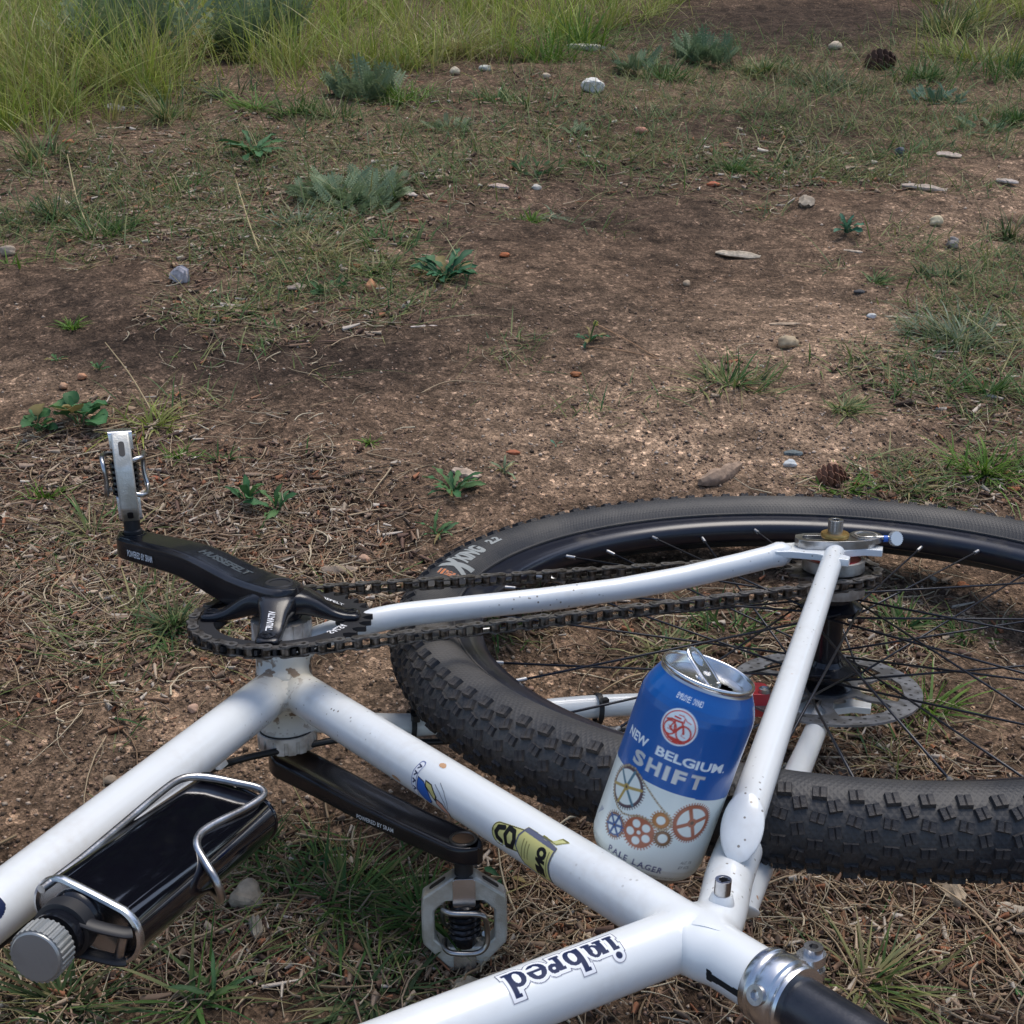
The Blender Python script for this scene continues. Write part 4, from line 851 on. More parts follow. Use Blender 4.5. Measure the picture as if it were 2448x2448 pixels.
g = G(); g.add(*lathe([(15, -1), (14.5, 4), (12.6, 6), (12.6, 16), (13.4, 17), (13.4, 24)], nk0, nd, 40)); g.build('bottle_neck', M['black_gloss'], bottle)
lp = []
for i in range(30):
    for f, r in ((0, 14.0), (.3, 14.0), (.5, 14.6), (.8, 14.6)): lp.append((r * math.cos(2 * PI * (i + f) / 30), r * math.sin(2 * PI * (i + f) / 30)))
fa, fb = frame(nd); Lk = np.linalg.norm(cpx - nk0)
g = G(); V, F = plate(lp, [], Lk - 12, Lk - 1.2, (nk0, fa, fb, nd)); g.add(V, F); g.add(*lathe([(13.8, Lk - 2), (13.2, Lk - .5), (12.6, Lk), (.1, Lk)], nk0, nd, 48, False, False)); g.build('screw_cap', mat('cap_metal', (.36, .37, .36), .33, .55, col2=(.24, .24, .21), n2scale=30, bump=.1, bscale=300), bottle, angle=25)
g = G()
for tt in (8.5, -9.5):
    P = smooth_path([nk0 + nd * 15 + wv * 2 + tv2 * tt * 1.2, nk0 + nd * 12 + wv * 14 + tv2 * tt, nk0 + nd * 7 + wv * 28 + tv2 * tt, nk0 + nd * 4 + wv * 32 + tv2 * tt], 5)
    g.add(*sweep(P, np.array([[1.9, 4.2]] * len(P)), 14, up=tv2))
g.add(*lathe([(12.7, 8), (15.5, 9), (15.5, 17), (12.7, 18)], nk0, nd, 36)); g.build('carry_loop', M['black_matte'], bottle, bevel=0)
g = G(); g.add(*lathe([(2.6, -9), (2.6, 8)], nk0 + nd * 5 + wv * 29, tv2, 16)); g.build('loop_pin', M['steel'], bottle)

# ------------------------------------------------------------------ drink can wedged between seat tube, stay and tyre
CB = np.array([134.593, -316.526, -11.439]); CA = unit((.27871, -.09627, .95554))
toC = CAMC - CB; CU = unit(toC - CA * (toC @ CA)); CS = np.cross(CA, CU)
canE = empty('drink_can', MB.copy()); tag(canE, 'open blue and white beer can leaning between the seat tube and the rear tyre', 'can')
def rad(h): return np.interp(h, [4, 6, 9, 13, 20, 100, 104, 108, 112, 115, 117.5, 119], [28.5, 30.2, 31.8, 32.8, 33, 33, 32.6, 31.4, 29.6, 28, 26.6, 26.2])
def fcan(X, Y, dr=0):
    a = X / 33.0; dent = .5 * np.exp(-((X - 1) / 9) ** 2 - ((Y - 104) / 3.5) ** 2) + .35 * np.exp(-((X - 22) / 8) ** 2 - ((Y - 88) / 12) ** 2) + .3 * (fbm(X / 11 + 30, Y / 13 + 5, 5, 2) - .4)
    r = rad(Y) + dr - dent
    return CB + Y[:, None] * CA + (r * np.cos(a))[:, None] * CU + (r * np.sin(a))[:, None] * CS
BLUE = (.001, .095, .36); CREAM = (.72, .77, .72); PRW = (.78, .84, .86); SIL = (.66, .69, .70); RED = (.60, .03, .02)
cv = Canvas(-103.67, 103.67, 4, 119, .46, BLUE, 1.0)
cv.C[cv.Y < 59.3 - .00035 * cv.X ** 2] = (*CREAM, 1); cv.C[cv.Y > 117.6] = (.6, .6, .6, 0); cv.C[cv.Y < 6] = (.5, .5, .5, 0)
fade = (cv.Y < 10) & (cv.Y >= 6); cv.C[fade, :3] *= .93
cv.text('EMPLOYEE', -13.0, 110.0, 3.1, PRW, wd=8.9, bold=.0); cv.text('OWNED', -2.6, 110.0, 3.1, PRW, wd=6.4, bold=.0)
cv.disc(-5, 95.8, 10.4, PRW); cv.disc(-5, 95.8, 9.5, RED, r0=8.8)
cv.poly([(-13.6, 93.6), (-11, 91), (-8, 89.5), (-4, 89.6), (1.5, 88.2), (-1, 87.4), (-5, 86.9), (-9, 88), (-12, 90.4)], RED)
cv.disc(-9.6, 94.0, 4.0, RED, ry=4.3, r0=3.1); cv.disc(-1.4, 93.2, 4.5, RED, ry=4.8, r0=3.5); cv.disc(-9.6, 94.0, 2.9, PRW, ry=3.2); cv.disc(-1.4, 93.2, 3.3, PRW, ry=3.7)
for P, w in (([(-12.5, 97.8), (-10, 98.8), (-4, 99.2), (-2.8, 97.2), (-1.4, 93.4)], 1.2), ([(-9.6, 94), (-6.5, 92.3), (-3, 97.6)], 1.2), ([(-8, 98.6), (-6.5, 92.3)], 1.0), ([(-8.8, 100.8), (-5.6, 100.8)], 1.0), ([(-7, 102.4), (-4.4, 102.6), (-1.8, 100.6), (.8, 100.0)], .55), ([(-9.6, 94), (-8, 98.4)], .8), ([(-3, 99.4), (-3.3, 100.8)], .8), ([(-10.8, 93), (-8, 92.7)], .4), ([(-10.6, 94.8), (-8.3, 94.6)], .4), ([(-2, 95.4), (-2.2, 91.8), (0, 91.4)], .35)): cv.line(P, w, RED)
cv.text('NEW', -36.7, 76.0, 5.4, PRW, wd=18.0, bold=.03); cv.text('BELGIUM', -12.6, 76.0, 5.4, PRW, wd=40.5, bold=.03)
for ch, x0, wd in (('S', -25.2, 8.2), ('H', -14.9, 8.4), ('I', -4.2, 2.7), ('F', 1.0, 7.2), ('T', 10.6, 8.0)): cv.text(ch, x0, 64.6, 8.4, SIL, wd=wd, bold=.045 if ch != 'I' else .02, a=0.55)
cv.text('.', 28.9, 76.0, 1.0, PRW)
def gear(x, y, r, n, col, rim, spokes=0, scol=None, hub=0, holes=0, hole=0, ry=1, spw=1.1, tc=None):
    for i in range(n):
        a = 2 * PI * i / n; cv.line([(x + (r - 1) * math.cos(a), y + (r - 1) * math.sin(a)), (x + (r + 1.0) * math.cos(a), y + (r + 1.0) * math.sin(a))], .7, tc or col)
    if holes:
        cv.disc(x, y, r, col)
        for i in range(holes): a = 2 * PI * i / holes + .9; cv.disc(x + r * .57 * math.cos(a), y + r * .57 * math.sin(a), r * .26, CREAM)
        cv.disc(x, y, r * .13, CREAM)
    else:
        cv.disc(x, y, r, col, r0=r - rim); cv.disc(x, y, r, tuple(c * .5 for c in col), r0=r - .35)
        for i in range(spokes):
            a = 2 * PI * (i + .28) / spokes; c = scol[i % len(scol)] if scol else col; cv.line([(x + hub * .5 * math.cos(a), y + hub * .5 * math.sin(a)), (x + (r - rim * .6) * math.cos(a), y + (r - rim * .6) * math.sin(a))], spw, c)
        if hub: cv.disc(x, y, hub, scol[0] if scol else col); cv.disc(x, y, hub * .42, CREAM if r > 11.2 and not scol else (.12, .07, .04))
COP = (.38, .115, .055); ORG = (.42, .16, .03); BRN = (.22, .11, .05); GLD = (.42, .30, .08); TEA = (.09, .19, .24); PUR = (.10, .06, .07)
cv.disc(-22.7, 49.8, 10.6, CREAM)
cv.poly([(-33, 59.2), (-12.4, 59.2), (-14, 56), (-19, 60.5), (-26, 61)], BLUE) if False else None
gear(-22.7, 49.8, 11.6, 46, PUR, 1.7, 6, [GLD, TEA, TEA, GLD, GLD, TEA], 2.0, spw=1.7)
gear(-21.8, 26.2, 7.0, 28, (.30, .16, .10), 1.1, 6, [(.05, .11, .26)], 1.7, spw=1.5)
gear(-21.8, 26.2, 5.8, 1, (.06, .12, .30), .8, 0)
gear(-6.2, 30.2, 8.9, 34, COP, 0, holes=5)
gear(3.0, 41.8, 4.8, 20, ORG, 2.3); gear(7.2, 32.0, 4.5, 22, BRN, 1.8); gear(20.6, 44.6, 11.2, 46, COP, 2.3, 4, [COP], 2.8, spw=2.3)
chn = [(-34.5, 47), (-33.6, 53), (-30.5, 58.4), (-26, 61.6), (-21, 62.2), (-15.5, 59.6), (-9, 55.5), (0, 49.5), (7.2, 45), (9.4, 41.6), (8.4, 38.4), (4.6, 36.4), (1, 37.2), (-3.5, 39.3), (-9, 39.2), (-14, 36.6), (-19, 35.2), (-24, 36.4), (-29, 40), (-33, 44), (-34.5, 47)]
for p_, q_ in zip(chn[:-1], chn[1:]):
    n_ = max(2, int(math.hypot(q_[0] - p_[0], q_[1] - p_[1]) / 1.1))
    for i in range(n_): f_ = i / n_; cv.disc(p_[0] + (q_[0] - p_[0]) * f_, p_[1] + (q_[1] - p_[1]) * f_, .62, (.26, .19, .10) if i % 2 else (.42, .33, .20))
SER = (.05, .06, .17)
x_ = -20.4
for ch in 'PALE LAGER':
    if ch == ' ': x_ += 2.6; continue
    V_, T_, tw_, th_ = text_tris(ch, .025); wd = tw_ / th_ * 3.7; cv.text(ch, x_, 10.8, 3.8, SER, wd=wd, bold=.025)
    for sx_ in ((x_,) if ch in 'PLER' else (x_, x_ + wd) if ch == 'A' else ()): cv.line([(sx_ - .5, 11.1), (sx_ + .9, 11.1)], .45, SER)
    x_ += wd + .75
cv.text('BREWED BY NEW BELGIUM BREWING, FORT COLLINS CO, U.S.A.', -34, 6.9, 1.55, (.16, .18, .18), wd=69)
cv.text('ALC. 5%', 22.6, 18.4, 1.9, (.13, .14, .14), wd=8.2, shear=.3); cv.text('BY VOL.', 22.4, 15.2, 1.9, (.13, .14, .14), wd=8.2, shear=.3)
for i in range(60):
    yy = 60 + i * .88; cv.line([(45.6 + .5 * math.sin(i * 1.9), yy), (47.6, yy)], .45, (.45, .50, .55)); 
cv.line([(48.6, 60), (48.6, 112)], 1.0, PRW)
for i in range(5): cv.line([(-42 + i * 1.1, 22 + i), (-40 + i, 28)], .4, (.1, .15, .3))
mc = mat('can_print', (.5, .5, .5), .32, 0, .35, attr=True, bump=.06, bscale=700); N = mc.node_tree.nodes; L = mc.node_tree.links
at = [q for q in N if q.type == 'ATTRIBUTE'][0]; iv = N.new('ShaderNodeMath'); iv.operation = 'SUBTRACT'; iv.inputs[0].default_value = 1; L.new(at.outputs['Alpha'], iv.inputs[1]); L.new(iv.outputs[0], N['Principled BSDF'].inputs['Metallic'])
cv.build('can_body', fcan, mc, canE, cut=False)
alu = mat('can_aluminium', (.72, .73, .74), .22, 1, bump=.06, bscale=500)
g = G(); g.add(*lathe([(2, 9), (14, 7), (22, 2), (23.5, .3), (25, 0), (26.4, 1.4), (28.5, 4)], CB, CA, 72, True, False)); g.build('can_base', alu, canE)
g = G(); g.add(*lathe([(26.2, 118.6), (26.9, 119.2), (27.1, 120.6), (26.9, 121.6), (26.2, 122), (25.4, 121.6), (24.9, 120), (24.2, 116), (23.4, 114.8), (22.4, 114.9), (21.9, 116.2), (21.2, 116.6)], CB, CA, 96, False, False)); lid = g.build('can_rim', alu, canE, angle=60)
dO = unit(CU * .40 + CS * .92)                       # towards the mouth of the can
dP = np.cross(CA, dO); oc = 10.6
mouth = np.array([(oc + 6.0 * math.cos(t) * (1 if math.cos(t) > 0 else .9), 7.6 * math.sin(t)) for t in np.linspace(0, 2 * PI, 28, endpoint=False)])
V, F = plate(circ(21.3, 72), [mouth], 116.1, 116.5, (CB, dO, dP, CA)); g = G(); g.add(V, F)
g.add(*lathe([(5, 116.4), (4.6, 117.3), (2.6, 117.8), (.1, 117.9)], CB - dO * 1.5, CA, 24, False, False)); g.build('can_lid', alu, lid, angle=40)
g = G(); g.add(*lathe([(20.5, 114.2), (.1, 113.5)], CB, CA, 48, False, False)); g.build('can_inside_shade', mat('can_shade', (.02, .015, .01), .4), lid)  # dark sheet below the mouth, standing in for the shade inside the can
td = unit(-dO * .86 + CA * .52); tp = dP; tn_ = np.cross(td, tp); to = CB - dO * -2.5 + CA * 117.6
g = G(); V, F = plate(np.array([(-4.5, -5.8), (2, -7.2), (14, -7.0), (19.5, -4.6), (21.5, 0), (19.5, 4.6), (14, 7.0), (2, 7.2), (-4.5, 5.8), (-6.5, 0)]), [circ(5.0, 24, (13.6, 0), 4.5), circ(2.0, 12, (3.8, 0), 4.2)], -.55, .55, (to, td, tp, tn_)); g.add(V, F)
lp = smooth_path([to + td * x + tp * y for x, y in ((-4.5, -5.6), (2, -7), (14, -6.8), (19.3, -4.5), (21.2, 0), (19.3, 4.5), (14, 6.8), (2, 7), (-4.5, 5.6), (-6.3, 0))], 4, closed=True)
g.add(*sweep(lp, 1.0, 8, closed=True)); g.build('pull_tab', alu, lid, angle=40)

# ------------------------------------------------------------------ ground
def pixmask(u, v, blobs, sc=1.26708):
    m_ = np.zeros_like(u)
    for (x, y, rx, ry, w) in blobs: m_ = m_ + w * np.exp(-((u / sc - x) / rx) ** 2 - ((v / sc - y) / ry) ** 2)
    return m_
SAND = [(1250, 800, 330, 110, .8), (1620, 650, 320, 110, .75), (1560, 860, 300, 80, .9), (900, 850, 260, 80, .5), (1850, 430, 200, 60, .7), (1900, 300, 150, 70, .35), (270, 1420, 230, 110, .55), (130, 1250, 150, 80, .35), (720, 1290, 80, 60, .5), (1800, 1180, 180, 60, .5), (1100, 1000, 250, 60, .35), (60, 720, 140, 40, .4), (350, 60, 10, 10, .1), (1100, 1240, 120, 60, .3)]
DARK = [(1500, 60, 500, 60, .7), (900, 200, 300, 40, .3), (1450, 240, 250, 30, .4), (200, 300, 250, 40, .3), (500, 700, 300, 70, .6), (150, 560, 200, 60, .6), (900, 440, 120, 40, .5), (1300, 520, 150, 50, .35), (1750, 380, 80, 20, .2), (1600, 330, 40, 20, .2), (1400, 60, 200, 40, .6), (280, 650, 380, 60, .8), (980, 600, 260, 70, .7), (1180, 410, 260, 60, .75), (1480, 220, 220, 60, .6), (1100, 330, 150, 30, .4), (700, 700, 250, 60, .5), (1250, 1800, 900, 130, .7), (620, 1790, 250, 130, .4), (1700, 1480, 320, 60, .6), (250, 900, 100, 50, .2), (1500, 30, 300, 40, .6), (1950, 30, 200, 30, .5)]
STRAW = [(350, 1050, 380, 200, 1.0), (150, 850, 200, 60, .6), (620, 1000, 160, 120, .7), (520, 600, 260, 60, .5), (600, 440, 260, 90, .7), (250, 380, 300, 150, .6), (850, 250, 500, 120, .5), (1500, 320, 200, 60, .8), (1800, 700, 160, 130, .7), (1750, 930, 250, 60, .7), (1650, 1180, 220, 90, .9), (1300, 1200, 260, 100, .6), (1700, 1500, 260, 90, .9), (1700, 1800, 400, 160, 1.0), (1150, 1650, 300, 110, .8), (600, 1750, 420, 160, 1.0), (100, 1850, 200, 120, .9), (100, 1150, 160, 200, .5), (1380, 730, 70, 40, .5), (1050, 1820, 200, 90, .8), (1450, 1440, 400, 200, .3), (500, 1300, 100, 50, .2)]
def axis_steps(lo, hi, a, b, s, gr):
    v = list(np.arange(a, b, s)); x = v[-1]; st = s
    while x < hi: st *= gr; x += st; v.append(x)
    x = v[0]; st = s; L_ = []
    while x > lo: st *= gr; x -= st; L_.append(x)
    return np.array(L_[::-1] + v)
gx = axis_steps(-60, 60, -.8, 1.2, .0078, 1.022); gy = axis_steps(-12, 90, -.55, 1.5, .0068, 1.0085)
XX, YY = np.meshgrid(gx, gy); x, y = XX.ravel(), YY.ravel(); z = hgt(x, y)
dist = np.hypot(x - CW[0], y - CW[1]); nearm = np.clip(1.6 - dist / 2.2, 0, 1)
farm = np.clip((dist - 1.2) / 1.5, 0, 1)
z = z + nearm * ((fbm(x * 55, y * 55, 21, 3) - .45) * .007 + (vnoise(x * 130, y * 130, 31) - .5) * .0025) + farm * (fbm(x * 16, y * 22, 51, 3) - .45) * .022
u, v, dp = proj(np.stack([x, y, z], 1)); u = np.where(dp > .2, u, -5000); v = np.where(dp > .2, v, 9000)
n1 = fbm(x * 1.7 + 3, y * 1.7, 41, 4); n2 = fbm(x * 9, y * 9, 43, 3)
sand = np.clip(pixmask(u, v, SAND) + (n1 - .42) * 1.2 + (n2 - .45) * .5, 0, 1); dark = np.clip(pixmask(u, v, DARK) + (n2 - .45) * .7, 0, 1)
n3 = fbm(x * 26, y * 34, 47, 3); base = np.array([.132, .086, .056]); c = base + (np.array([.275, .188, .124]) - base) * sand[:, None]; c = c + (np.array([.044, .030, .022]) - c) * (dark * .88)[:, None]; c = c * (1 + (n3 - .45) * 1.5)[:, None]
nx_, ny_ = len(gx), len(gy); i = np.arange(nx_ * ny_).reshape(ny_, nx_); F = np.stack([i[:-1, :-1], i[:-1, 1:], i[1:, 1:], i[1:, :-1]], -1).reshape(-1, 4)
gm = bpy.data.materials.new('soil'); gm.use_nodes = True; N = gm.node_tree.nodes; L = gm.node_tree.links; b = N['Principled BSDF']; b.inputs['Roughness'].default_value = .9; b.inputs['Specular IOR Level'].default_value = .15
at = N.new('ShaderNodeAttribute'); at.attribute_name = 'Col'; tc = N.new('ShaderNodeTexCoord')
def node(t, **k):
    n_ = N.new(t)
    for a_, q in k.items(): n_.inputs[a_.replace('_', ' ')].default_value = q
    return n_
vo = node('ShaderNodeTexVoronoi', Scale=420.0); L.new(tc.outputs['Object'], vo.inputs['Vector'])
vo2 = node('ShaderNodeTexVoronoi', Scale=170.0); L.new(tc.outputs['Object'], vo2.inputs['Vector'])
nz = node('ShaderNodeTexNoise', Scale=35.0, Detail=8.0, Roughness=.7); L.new(tc.outputs['Object'], nz.inputs['Vector'])
def mul(a_, vout, lo, hi, f0, f1):
    r = N.new('ShaderNodeMapRange'); r.inputs['From Min'].default_value = f0; r.inputs['From Max'].default_value = f1; r.inputs['To Min'].default_value = lo; r.inputs['To Max'].default_value = hi; L.new(vout, r.inputs['Value'])
    s = N.new('ShaderNodeVectorMath'); s.operation = 'SCALE'; L.new(a_, s.inputs[0]); L.new(r.outputs[0], s.inputs['Scale']); return s.outputs[0]
sx = N.new('ShaderNodeSeparateColor'); L.new(vo.outputs['Color'], sx.inputs[0]); sx2 = N.new('ShaderNodeSeparateColor'); L.new(vo2.outputs['Color'], sx2.inputs[0])
cc = mul(at.outputs['Color'], sx.outputs[0], .55, 1.5, 0, 1); nzb = node('ShaderNodeTexNoise', Scale=120.0, Detail=5.0, Roughness=.7); L.new(tc.outputs['Object'], nzb.inputs['Vector']); cc = mul(cc, nz.outputs['Fac'], .5, 1.5, .32, .68); cc = mul(cc, nzb.outputs['Fac'], .55, 1.5, .35, .65)
gr_ = N.new('ShaderNodeMapRange'); gr_.inputs['From Min'].default_value = .90; gr_.inputs['From Max'].default_value = .93; L.new(sx2.outputs[1], gr_.inputs['Value'])
mx = N.new('ShaderNodeMix'); mx.data_type = 'RGBA'; L.new(gr_.outputs[0], mx.inputs[0]); L.new(cc, mx.inputs[6]); cc2 = mul(cc, sx2.outputs[2], 1.5, 2.6, 0, 1); L.new(cc2, mx.inputs[7]); L.new(mx.outputs[2], b.inputs['Base Color'])
bp = N.new('ShaderNodeBump'); bp.inputs['Strength'].default_value = .8; bp.inputs['Distance'].default_value = .002; L.new(vo.outputs['Distance'], bp.inputs['Height']); bp2 = N.new('ShaderNodeBump'); bp2.inputs['Strength'].default_value = .9; bp2.inputs['Distance'].default_value = .010; L.new(nz.outputs['Fac'], bp2.inputs['Height']); L.new(bp.outputs[0], bp2.inputs['Normal']); L.new(bp2.outputs[0], b.inputs['Normal'])
gobj = new_mesh('ground', np.stack([x, y, z], 1), F, gm, cols=c); tag(gobj, kind='structure')
def ghz(x, y):
    d_ = np.hypot(x - CW[0], y - CW[1]); nm = np.clip(1.6 - d_ / 2.2, 0, 1); fm = np.clip((d_ - 1.2) / 1.5, 0, 1); return hgt(x, y) + nm * ((fbm(x * 55, y * 55, 21, 3) - .45) * .007) + fm * (fbm(x * 16, y * 22, 51, 3) - .45) * .022

# ------------------------------------------------------------------ scattered litter and grass (uncountable: one object each)
def attrmat(name, rough=.8, trans=.0, spec=.2):
    m_ = mat(name, (.5, .5, .5), rough, 0, 0, spec, attr=True)
    if trans:
        N = m_.node_tree.nodes; L = m_.node_tree.links; t = N.new('ShaderNodeBsdfTranslucent'); at = [q for q in N if q.type == 'ATTRIBUTE'][0]; L.new(at.outputs['Color'], t.inputs[0]); s = N.new('ShaderNodeMixShader'); s.inputs[0].default_value = trans
        L.new(N['Principled BSDF'].outputs[0], s.inputs[1]); L.new(t.outputs[0], s.inputs[2]); L.new(s.outputs[0], N['Material Output'].inputs[0])
    return m_
M['straw'] = attrmat('dry_straw', .75); M['blade'] = attrmat('grass_blade', .55, .3, .3); M['leaf'] = attrmat('leaf_green', .6, .2, .3); M['stone'] = mat('stone', (.4, .35, .3), .75, attr=True, namt=.25, nscale=150, bump=.5, bscale=400); M['bark'] = mat('weathered_wood', (.4, .3, .2), .85, attr=True, namt=.4, nscale=120, bump=.9, bscale=250)
def ground_uv(u, v):
    d = np.stack([(u - 1224) / FPX, (v - 1224) / FPX, np.ones_like(u)], 1) @ RW; z = 0
    for _ in range(3): t = (z - CW[2]) / d[:, 2]; p = CW[:2] + d[:, :2] * t[:, None]; z = hgt(p[:, 0], p[:, 1])
    return p
def scatter(n, blobs, base, pw=1.0, far=7.0, ext=(-500, 2950, 60, 3300)):
    out = []; tot = 0
    while tot < n:
        m_ = n * 4; u = rng.uniform(ext[0], ext[1], m_); v = rng.uniform(ext[2], ext[3], m_); p = ground_uv(u, v); d = np.hypot(p[:, 0] - CW[0], p[:, 1] - CW[1])
        w = np.clip(d / 3.0, .15, 1) ** pw * np.clip(pixmask(u, v, blobs) + base + (fbm(p[:, 0] * 6, p[:, 1] * 6, 77, 3) - .42) * (.8 if base > -.4 else 3.0), 0, 1.2)
        k = (rng.random(m_) < w) & (d < far) & (d > .05); out.append(p[k]); tot += k.sum()
    return np.concatenate(out)[:n]
def strips(p, yaw, L_, W_, nseg, cols, lift0, lift1, curl, prism=True, ground=True):
    """Lying stalks that follow the ground."""
    n = len(p); t = np.linspace(0, 1, nseg + 1); ca, sa = np.cos(yaw), np.sin(yaw)
    th = yaw[:, None] + curl[:, None] * (t - .5)[None]; dx = np.cos(th); dy = np.sin(th); st = (L_ / nseg)[:, None]
    X = p[:, :1] + np.c_[np.zeros(n), np.cumsum((dx * st)[:, :-1], 1)]; Y = p[:, 1:2] + np.c_[np.zeros(n), np.cumsum((dy * st)[:, :-1], 1)]
    Z = ghz(X, Y) + lift0[:, None] * (1 - t) + lift1[:, None] * t + .0012
    Wt = W_[:, None] * (1 - .55 * t)[None]; k = 3 if prism else 2; nxv, nyv = -dy, dx
    if prism: offs = [(1, -.4), (-1, -.4), (0, .9)]
    else: offs = [(1, 0), (-1, 0)]
    V = np.stack([np.stack([X + nxv * a * Wt, Y + nyv * a * Wt, Z + b_ * Wt], -1) for a, b_ in offs], 2)   # n, t, k, 3
    idx = np.arange(n * (nseg + 1) * k).reshape(n, nseg + 1, k); Fs = []
    for q in range(k if prism else 1): q2 = (q + 1) % k; Fs.append(np.stack([idx[:, :-1, q], idx[:, 1:, q], idx[:, 1:, q2], idx[:, :-1, q2]], -1).reshape(-1, 4))
    C = np.repeat(cols, (nseg + 1) * k, 0); return V.reshape(-1, 3), np.concatenate(Fs), C
def pick(pal, n, jit=.2):
    P = np.array(pal)[rng.integers(0, len(pal), n)]; return P * (1 + rng.uniform(-jit, jit, (n, 1)))
STR = [(.34, .25, .15), (.44, .34, .22), (.26, .19, .12), (.34, .26, .18), (.19, .13, .09), (.52, .44, .31), (.24, .16, .10)]
n = 11000; p = scatter(n, STRAW, -.12); L_ = rng.gamma(3, .013, n).clip(.01, .12); V, F, C = strips(p, rng.uniform(0, 2 * PI, n), L_, rng.uniform(.0003, .0008, n) * rng.choice([1, 1, 1, 2.0], n), 4, pick(STR, n), rng.uniform(0, .004, n), rng.exponential(.004, n), rng.normal(0, 1.2, n))
o = new_mesh('straw_litter', V, F, M['straw'], cols=C); tag(o, 'tan dry grass stalks and pine needles strewn thinly over the dirt', 'dry straw', kind='stuff')
n = 17000; p = scatter(n, STRAW, -.22); dd = np.hypot(p[:, 0] - CW[0], p[:, 1] - CW[1]); fs = 1 + .25 * np.clip(dd - 1.0, 0, 2.5); L_ = rng.gamma(2.5, .0036, n).clip(.003, .028) * fs; CH = [(.34, .24, .16), (.42, .33, .24), (.22, .13, .08), (.15, .09, .06), (.22, .12, .07), (.52, .45, .37), (.10, .06, .045), (.13, .08, .06), (.18, .11, .08), (.30, .22, .16), (.07, .045, .035), (.25, .18, .13), (.24, .15, .10), (.20, .14, .10), (.30, .13, .07)]
V, F, C = strips(p, rng.uniform(0, 2 * PI, n), L_, rng.gamma(3, .0006, n).clip(.0007, .0045) * fs, 1, pick(CH, n), rng.uniform(0, .003, n), rng.uniform(0, .004, n), rng.normal(0, .1, n)); Wd = None
o = new_mesh('wood_litter', V, F, M['straw'], smooth=False, cols=C); tag(o, 'small brown bark flakes and wood shreds covering the dirt', 'wood litter', kind='stuff')
n = 36000; p = scatter(n, SAND + [(1000, 1500, 1500, 600, .3)], .12, .6, 5); r = rng.gamma(3, .00045, n).clip(.0005, .0035); z0 = ghz(p[:, 0], p[:, 1])
oc_ = np.array([(1, 0, 0), (0, 1, 0), (-1, 0, 0), (0, -1, 0), (0, 0, .8), (0, 0, -.8)]); fo = np.array([(0, 1, 4), (1, 2, 4), (2, 3, 4), (3, 0, 4), (1, 0, 5), (2, 1, 5), (3, 2, 5), (0, 3, 5)]); an = rng.uniform(0, PI, n); ca, sa = np.cos(an), np.sin(an)
Q = oc_[None] * r[:, None, None] * rng.uniform(.6, 1.3, (n, 6, 1)); V = np.stack([Q[..., 0] * ca[:, None] - Q[..., 1] * sa[:, None] + p[:, :1], Q[..., 0] * sa[:, None] + Q[..., 1] * ca[:, None] + p[:, 1:], Q[..., 2] + z0[:, None] + r[:, None] * .3], -1).reshape(-1, 3)
F = (fo[None] + (np.arange(n) * 6)[:, None, None]).reshape(-1, 3); C = np.repeat(pick([(.34, .23, .16), (.42, .31, .23), (.25, .16, .11), (.48, .38, .29), (.10, .07, .05), (.15, .10, .07), (.38, .24, .17)], n, .3), 6, 0)
o = new_mesh('gravel', V, F, M['straw'], smooth=False, cols=C); tag(o, 'fine pinkish grit and gravel grains on the bare path', 'gravel', kind='stuff')
def blades(p, yaw, H, lean, W_, nseg, c0, c1, droop=.35, tipw=.08):
    n = len(p); t = np.linspace(0, 1, nseg + 1)[None]; z0 = ghz(p[:, 0], p[:, 1]) - .002; hx, hy = np.cos(yaw), np.sin(yaw)
    rr = H[:, None] * (lean[:, None] * t + droop * lean[:, None] * t * t); zz = H[:, None] * (t * np.sqrt(np.maximum(1 - (lean[:, None] * .7) ** 2, .05)) - droop * lean[:, None] * t ** 2.5 * .9)
    X = p[:, :1] + hx[:, None] * rr; Y = p[:, 1:] + hy[:, None] * rr; Z = np.maximum(z0[:, None] + zz, ghz(X, Y) + .001)
    Wt = W_[:, None] * (np.minimum(1, .6 + t * 2) * (1 - t) ** .7 + tipw); sx_, sy_ = -hy + rng.normal(0, .5, n), hx + rng.normal(0, .5, n); q = np.hypot(sx_, sy_); sx_, sy_ = sx_ / q, sy_ / q
    V = np.stack([np.stack([X + s * sx_[:, None] * Wt, Y + s * sy_[:, None] * Wt, Z + s * 0], -1) for s in (-1, 1)], 2); idx = np.arange(n * (nseg + 1) * 2).reshape(n, nseg + 1, 2)
    F = np.stack([idx[:, :-1, 0], idx[:, :-1, 1], idx[:, 1:, 1], idx[:, 1:, 0]], -1).reshape(-1, 4); C = (c0[:, None, None] * (1 - t[..., None, None]) + c1[:, None, None] * t[..., None, None]) * np.ones((1, 1, 2, 1)); return V.reshape(-1, 3), F, C.reshape(-1, 3)
GRN = [(.050, .125, .030), (.070, .16, .035), (.035, .095, .032), (.10, .18, .045), (.09, .14, .04)]; DRY = [(.34, .29, .13), (.42, .35, .19), (.28, .26, .10), (.22, .23, .08)]
